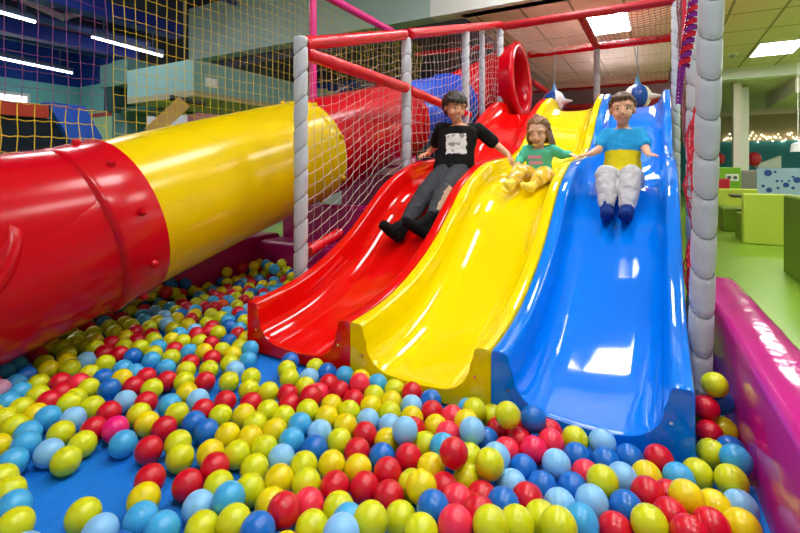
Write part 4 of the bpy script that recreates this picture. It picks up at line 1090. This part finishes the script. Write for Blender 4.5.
# ================================================================== BALLS
BD = "y,-1519,690,40;y,-1582,560,40;y,-1503,547,40;l,-1425,529,41;y,-1349,504,40;y,-1242,602,40;a,-1149,593,40;r,-1226,763,40;Y,-1166,709,40;l,-1101,663,42;l,-1021,664,47;r,-1114,799,41;y,-1037,837,40;a,-1017,760,40;y,-948,718,40;l,-946,794,66;y,-955,869,40;y,-1009,937,40;y,-878,752,60;b,-799,751,71;Y,-914,938,40;Y,-866,859,40;r,-795,831,69;y,-895,1016,40;y,-837,961,40;Y,-828,1060,40;Y,-751,1082,40;r,-763,991,40;r,-692,1028,40;y,-706,931,40;p,-781,904,40;y,-718,844,45;l,-643,886,61;a,-599,800,109;y,-573,875,98;y,-550,973,45;r,-665,1104,46;r,-612,1023,46;y,-585,1100,40;Y,-534,1054,81;Y,-566,1177,49;b,-475,1001,81;y,-467,921,79;r,-504,1128,42;p,-444,1077,61;r,-403,1144,43;r,-375,1042,80;p,-403,967,92;y,-326,983,109;y,-463,1197,40;y,-405,1211,93;y,-487,1273,51;b,-336,1110,70;a,-349,1233,40;a,-410,1286,68;b,-340,1314,40;r,-293,1177,56;y,-285,1046,84;y,-245,1114,67;y,-196,1062,103;b,-276,1266,40;b,-203,1300,40;a,-220,1209,47;a,-257,1357,57;a,-149,1244,59;l,-162,1156,62;y,-132,1321,72;b,-216,1448,40;b,-356,1497,93;p,-180,1376,40;a,-90,1399,48;b,-73,1269,56;r,-91,1190,46;Y,-32,1454,40;r,-27,1334,67;l,45,1473,49;Y,57,1338,85;r,22,1267,72;y,-21,1200,83;r,58,1196,91;r,103,1273,74;r,20,1393,40;y,92,1537,40;y,167,1515,59;Y,118,1385,53;a,177,1438,40;Y,166,1322,63;l,186,1590,80;y,-1942,694,43;y,-1856,692,43;l,-2065,749,45;y,-1986,760,40;Y,-1891,764,41;r,-1941,826,47;y,-1835,844,58;y,-1770,888,43;l,-1812,767,51;a,-1742,812,44;l,-1776,697,42;y,-1688,752,40;l,-1703,663,47;a,-1606,684,40;l,-1645,609,40;Y,-1777,617,40;r,-1622,818,40;r,-1684,899,40;m,-1548,846,48;l,-1458,820,40;a,-1715,972,40;r,-1639,1005,40;y,-1581,944,40;Y,-1503,925,40;l,-1546,1037,40;y,-1469,1012,40;a,-1491,1112,40;r,-1423,934,40;r,-1358,842,40;b,-1366,1004,40;b,-1287,991,40;y,-1309,905,40;y,-1240,864,40;r,-1410,1072,40;r,-1393,1153,40;y,-1324,1076,40;Y,-1257,1120,40;r,-1299,1190,40;y,-1207,1183,40;r,-1170,1253,40;y,-1127,1178,41;y,-1180,1099,40;Y,-1096,1105,40;Y,-1209,1010,40;Y,-1133,1034,41;Y,-1179,922,40;y,-1106,958,40;y,-1054,1019,40;l,-1036,1157,50;l,-1004,1084,46;a,-975,1009,40;r,-1105,879,46;r,-1109,1298,67;r,-986,1393,40;y,-1067,1231,54;Y,-1034,1323,40;Y,-988,1237,51;y,-954,1320,40;Y,-906,1387,40;y,-824,1383,40;Y,-860,1454,40;a,-957,1163,45;b,-919,1093,40;Y,-908,1235,45;y,-877,1161,40;a,-865,1306,40;a,-783,1314,40;r,-828,1232,40;r,-798,1146,41;Y,-748,1237,40;b,-720,1162,40;a,-686,1242,90;r,-645,1189,47;a,-781,1463,40;b,-737,1533,40;r,-699,1463,40;p,-619,1460,45;Y,-742,1393,40;Y,-648,1385,40;p,-581,1333,61;l,-594,1540,40;y,-550,1485,77;Y,-548,1405,74;b,-476,1395,40;a,-504,1340,91;r,-700,1325,47;y,-635,1278,40;l,-563,1255,68;r,-498,1182,110;y,-419,1432,120;y,-505,1540,41;r,-461,1473,40;r,-386,1445,40;p,-403,1363,46;c,-329,1392,56;p,-293,1463,53;y,-233,1525,48;a,-155,1540,54;b,-138,1463,41;r,-312,1540,41;r,-404,1540,41;b,-79,1518,40;r,-3,1540,50;y,159,1850,178;b,178,1888,109;r,133,1822,107;Y,140,1901,40;Y,181,1832,43;r,137,1765,52;y,133,1643,53;b,186,1702,47;y,-2623,1113,40;y,-2458,1095,56;y,-2492,1167,50;y,-2378,1084,40;r,-2498,1016,40;y,-2357,984,40;l,-2439,918,40;b,-2619,978,40;b,-2563,920,41;l,-2391,855,46;b,-2286,889,40;P,-2188,766,56;l,-2228,834,40;l,-2121,807,44;y,-2201,1015,40;y,-2154,879,40;y,-2045,834,40;r,-2092,929,40;p,-2019,963,40;r,-1988,890,40;a,-2230,1092,40;y,-2070,1026,40;y,-1940,959,40;y,-1896,892,40;y,-2325,1178,49;y,-2405,1182,40;r,-2339,1258,40;y,-2239,1264,41;r,-2262,1340,40;y,-2194,1382,45;l,-2092,1341,40;r,-2168,1205,40;b,-2089,1220,40;l,-1976,1236,40;y,-1928,1300,40;y,-2123,1117,40;l,-1997,1123,40;l,-1917,1125,40;b,-1979,1033,40;b,-1842,985,50;Y,-1882,1054,52;r,-1836,1126,40;r,-1802,1054,40;y,-1712,1073,44;r,-1734,1149,40;l,-1843,1218,40;y,-2044,1438,44;l,-1913,1379,40;Y,-1837,1401,49;r,-1894,1486,47;y,-1974,1483,42;y,-1795,1469,40;b,-1858,1561,40;y,-1758,1540,40;Y,-1712,1460,40;y,-1645,1385,40;l,-1679,1533,48;l,-1601,1451,40;r,-1801,1303,40;r,-1759,1384,40;y,-1747,1245,41;y,-1657,1173,44;y,-1674,1302,40;r,-1594,1221,40;Y,-1571,1123,40;y,-1510,1269,40;y,-1460,1337,40;y,-1388,1261,40;y,-1306,1282,40;y,-1385,1466,40;y,-1316,1408,40;y,-1292,1540,40;b,-1214,1524,43;a,-1250,1453,40;y,-1211,1384,40;r,-1230,1306,40;p,-1133,1369,40;r,-1147,1450,40;l,-1135,1540,40;r,-1071,1420,42;p,-1015,1473,63;Y,-1056,1540,44;l,-976,1540,43;y,-940,1459,40;y,-896,1538,40;r,-816,1534,50;l,-2840,1498,46;l,-2804,1565,71;b,-2840,1719,55;y,-2759,1642,118;l,-2626,1586,40;Y,-2825,1642,72;r,-2678,1495,40;l,-2691,1410,40;Y,-2771,1327,40;r,-2687,1321,40;y,-2600,1388,40;y,-2482,1350,40;y,-2512,1456,40;r,-2395,1409,41;y,-2568,1293,40;y,-2556,1214,40;y,-2666,1229,40;b,-2769,1239,40;y,-2399,1488,40;y,-2728,1576,49;Y,-2830,1807,121;g,-2840,1815,42;y,-2779,1730,106;r,-2752,1819,107;b,-2840,1913,128;b,-2840,2017,105;y,-2780,1893,79;r,-2811,1965,51;y,-2840,2078,42;y,-2708,1887,45;y,-2828,2191,40;l,-2728,2155,40;l,-2682,2008,40;y,-2561,1895,40;y,-2593,1979,40;l,-2504,1978,40;y,-2688,1756,40;l,-2608,1750,45;a,-2498,1638,40;y,-2522,1731,40;b,-2445,1710,40;l,-2432,1793,42;r,-2315,1681,40;a,-2371,1573,40;y,-2269,1539,40;r,-2541,1811,40;r,-2443,1872,40;r,-2364,1874,49;y,-2292,1796,40;y,-2193,1692,40;r,-2105,1657,40;y,-1976,1592,53;l,-2160,1499,40;r,-2045,1517,55;Y,-2840,2368,118;r,-2840,2520,120;b,-2840,2603,88;Y,-2744,2543,141;b,-2840,2323,52;y,-2763,2304,58;r,-2680,2243,40;b,-2679,2340,40;Y,-2818,2433,40;Y,-2840,2521,40;r,-2757,2494,40;r,-2629,2416,43;r,-2515,2276,40;Y,-2840,2688,124;Y,-2771,2567,70;y,-2712,2620,62;l,-2717,2642,139;y,-2643,2612,130;l,-2569,2581,129;y,-2597,2690,147;y,-2535,2686,96;y,-2604,2690,57;b,-2462,2654,89;y,-2385,2579,90;l,-2693,2544,45;b,-2603,2491,40;l,-2462,2337,40;r,-2628,2614,46;l,-2561,2571,40;y,-2463,2463,40;r,-2459,2580,57;r,-2772,2666,87;y,-2454,2116,40;y,-2394,2170,40;y,-2300,1994,40;l,-2436,2038,40;r,-2541,2061,40;o,-2385,1951,40;l,-2245,1871,40;l,-2118,1773,40;r,-2166,1886,45;l,-1957,1710,40;r,-1895,1649,40;b,-2037,1711,40;r,-2055,1595,40;.b,-2142,2456,40;.y,-2577,2343,40;.y,-2837,1391,40;.Y,-2832,887,40;.a,-2690,937,40;.r,-2253,2668,40;.Y,-2789,1003,40;.r,-2246,1175,40;.a,-1850,1852,40;.r,-1694,528,40;.l,-2624,803,40;.l,-2282,2328,40;.y,-2091,2299,40;.b,-2061,2466,40;.a,-1819,1756,40;.y,-2720,1097,40;.Y,-2457,1242,40;.y,-2247,2592,40;.r,-1978,2102,40;.r,-2713,1651,40;.Y,-906,648,40;.r,-2093,2043,40;.Y,-1941,2530,40;.y,-1993,2275,40;.Y,-2646,2160,40;.a,-1604,486,40;.l,-2387,2446,40;.y,-2509,813,40;.l,-2166,2535,40;.r,-2755,1466,40;.Y,-2103,2602,40;.r,-2835,1091,40;.Y,-2199,2208,40;.b,-1857,2466,40;.a,-1239,478,40;.r,-140,1037,40;.Y,-1993,2026,40;.r,-1871,2226,40;.y,-2029,1809,40;.Y,-1909,1799,40;.r,-2802,1163,40;.r,-2354,2095,40;.r,-2297,2487,40;.a,-2176,1970,40;.r,-1925,2627,40;.l,-2209,2061,40;.y,-547,821,40;.y,173,1234,40;.Y,-2400,2654,40;.b,-2299,700,40;.r,-1845,2306,40;.y,-1961,2205,40;.r,-1956,1927,40;.l,-1907,2037,40;.Y,-214,1000,40;.r,-2644,2083,40;.r,-1988,2415,40;.r,-654,780,40;.a,-2073,625,40;.r,-2083,2212,40;.Y,-2753,2063,40;.a,-2136,1573,40;.Y,-2027,1896,40;.a,-2633,1667,40;.y,-1844,2604,40;.r,-28,1124,40;.r,-1923,2331,40;.l,-2286,2204,40;.r,-1511,456,40;.r,-2539,2153,40;.y,-2250,2426,40;.l,-2376,2353,40;.r,-2627,1838,40;.r,-2197,2329,40;.y,-1848,554,40;.b,-2007,2593,40;.r,-2378,720,40;.b,-2109,2137,40;.a,-974,569,40;.r,-394,899,40;.Y,-1809,1626,40;.r,-1117,497,40;.Y,-1908,2149,40;.Y,-2446,1561,40;.Y,-2092,1937,40;.l,-2017,2679,40;.Y,-2247,1614,40;.r,-2173,2637,40;.r,-2270,1419,40;.y,-2198,1789,40;.r,-2327,2603,40;.l,-2537,1545,40;.Y,-2590,1465,40;.a,-1574,1353,40;.r,-1996,1362,40;.y,-1864,2683,40;.l,-2172,655,40;.l,-299,955,40;.y,-2025,2346,40;.a,-2765,1779,40;.Y,-2361,1340,40;.Y,-749,694,40;.b,-1056,582,40;.r,-2840,2666,40;.y,-1823,2398,40;.r,-2327,786,40;.a,-2725,2420,40;.b,-1432,1536,40;.b,-2444,2233,40;.a,-2111,2682,40;.l,-2454,758,40;.Y,-1805,2535,40;.r,-2262,2116,40;.Y,-2696,1016,40;.Y,-2289,1042,40;.r,-2702,857,40;.Y,-2123,1433,40;.r,-1964,615,40;.r,-2629,881,40;.Y,-2582,2237,40;.Y,-2548,1074,40;.r,-2368,2276,40;.b,-2098,1853,40;.Y,116,1183,40;.b,-1817,2122,40;.l,-1861,1954,40;.r,-2095,2385,40;.a,-103,1109,40;.Y,-2541,2437,40;.y,-2166,1298,40;.Y,-2369,1745,40;.Y,-2270,964,40;.Y,-2376,2522,40;.Y,-730,767,40;.Y,-2018,685,40;.y,-1564,756,40;.r,-1769,539,40;.Y,-2396,1650,40;.r,-827,647,40;.y,-2038,1285,40;.r,-1904,2406,40"
BR = .040
PAL = {'y': ('yellow', '#D0D40C'), 'Y': ('yellow', '#E4CE00'), 'r': ('red', '#CE0624'), 'p': ('coral red', '#EE2A48'), 'l': ('light blue', '#3CA6DE'),
       'a': ('pale blue', '#84C0EE'), 'b': ('blue', '#0A68C4'), 'm': ('magenta', '#EE0E78'), 'c': ('crimson pink', '#F01450'), 'g': ('green', '#0E9A3A'), 'o': ('orange', '#F2560E'), 'P': ('pale pink', '#E8A4C6')}
BM = {}
def ball_mesh(k):
    if k not in BM:
        m = mat('ball_' + k, PAL[k][1], .30, .5, var=.07, vscale=7, bump=.06, bscale=14)
        q = MB(); q.ell((0, 0, 0), BR, nu=32, nv=20)
        o = q.build('pit_ball', m, origin=(0, 0, 0)); BM[k] = o.data; o.data.name = 'pit_ball_' + k
        o.data.polygons.foreach_set('use_smooth', [True] * len(o.data.polygons))
        bpy.data.objects.remove(o)
    return BM[k]
rows = []
for t in BD.split(';'):
    k, x, y, z = t.split(','); rows.append((k, V((int(x), int(y), int(z))) / 1000))
def scr(p):
    d = -SN * p.x + CS * p.y; l = CS * p.x + SN * p.y
    return CU + FPX * l / d, HV - FPX * (p.z - EYE) / d, d
def seen(p):
    u, v, d = scr(p); return -15 < u < 815 and v < 548
vis = [(k, p) for k, p in rows if not k.startswith('.') and seen(p)]
vis.sort(key=lambda t: scr(t[1])[2])
NBALL = 300
# landmarks name where in the pit a ball lies
def zone(p):
    u, v, d = scr(p)
    if p.x > .10: return 'between blue slide and pink wall'
    if p.y > 1.62: return 'in the back corner' if p.x > -2.35 else 'under the yellow tube'
    if p.x < -2.05: return 'under the red tube'
    if u < 165 and v > 395: return 'around the bare blue mat'
    if u < 165: return 'before the red tube'
    if p.x < -1.15 and v < 365: return 'left of the red slide'
    if v < 412 and u < 345: return 'at the foot of the red slide'
    if v < 450 and u < 500: return 'at the foot of the yellow slide'
    if v < 475 and u >= 500: return 'at the foot of the blue slide'
    if u < 300: return 'in the front left of the pit'
    if u < 500: return 'in the front middle of the pit'
    return 'in the front right of the pit'
ORDN = ['first', 'second', 'third', 'fourth', 'fifth', 'sixth', 'seventh', 'eighth', 'ninth', 'tenth', 'eleventh', 'twelfth', 'thirteenth', 'fourteenth', 'fifteenth', 'sixteenth', 'seventeenth', 'eighteenth', 'nineteenth', 'twentieth']
ORDN += ['twenty-' + s for s in ORDN[:9]] + ['thirtieth'] + ['thirty-' + s for s in ORDN[:9]]
zones = {}
for i, (k, p) in enumerate(vis):
    zones.setdefault((PAL[k][0], zone(p)), []).append(i)
lab = {}
for (cname, zn), ids in zones.items():
    ids.sort(key=lambda i: scr(vis[i][1])[0])
    for n, i in enumerate(ids):
        if len(ids) == 1: lab[i] = 'only ' + cname + ' ball ' + zn
        else: lab[i] = ORDN[n] + ' ' + cname + ' ball from left ' + zn
for i, (k, p) in enumerate(vis[:NBALL]):
    o = bpy.data.objects.new('pit_ball', ball_mesh(k)); COL.objects.link(o); o.location = p
    o.rotation_euler = (random.uniform(0, 3), random.uniform(0, 3), random.uniform(0, 3))
    tag(o, lab[i], 'ball', 'balls of the ball pit')
# the many smaller, farther or half buried balls beyond the first 300
rest = [(k, p) for k, p in vis[NBALL:]] + [(k[-1], p) for k, p in rows if k.startswith('.')]
keys = list(PAL); q = MB()
for k, p in rest: q.ell(p, BR, nu=24, nv=14, m=keys.index(k))
for k in keys: ball_mesh(k)
o = q.build('pit_balls', [MATS['ball_' + k] for k in keys])
tag(o, 'the small far balls at the back and the half buried ones underneath', 'balls', 'balls of the ball pit', 'stuff')

# ================================================================== CAMERA, WORLD, COLOUR
cam = bpy.data.cameras.new('camera'); cam.sensor_width = 36; cam.sensor_fit = 'HORIZONTAL'
cam.lens = FPX / 800 * 36; cam.shift_x = 0; cam.shift_y = -(266.5 - HV) / 800; cam.clip_start = .02; cam.clip_end = 200
co = bpy.data.objects.new('camera', cam); COL.objects.link(co)
co.location = (0, 0, EYE); co.rotation_euler = (PI / 2, 0, YAW); scn.camera = co
w = bpy.data.worlds.new('world'); scn.world = w; w.use_nodes = True
bg = w.node_tree.nodes['Background']; bg.inputs['Color'].default_value = (.93, .96, 1, 1); bg.inputs['Strength'].default_value = .30
scn.view_settings.view_transform = 'Standard'; scn.view_settings.look = 'None'; scn.view_settings.gamma = 1
scn.view_settings.exposure = 0.52; scn.view_settings.use_curve_mapping = False
scn.cycles.use_denoising = True
scn.cycles.max_bounces = 8
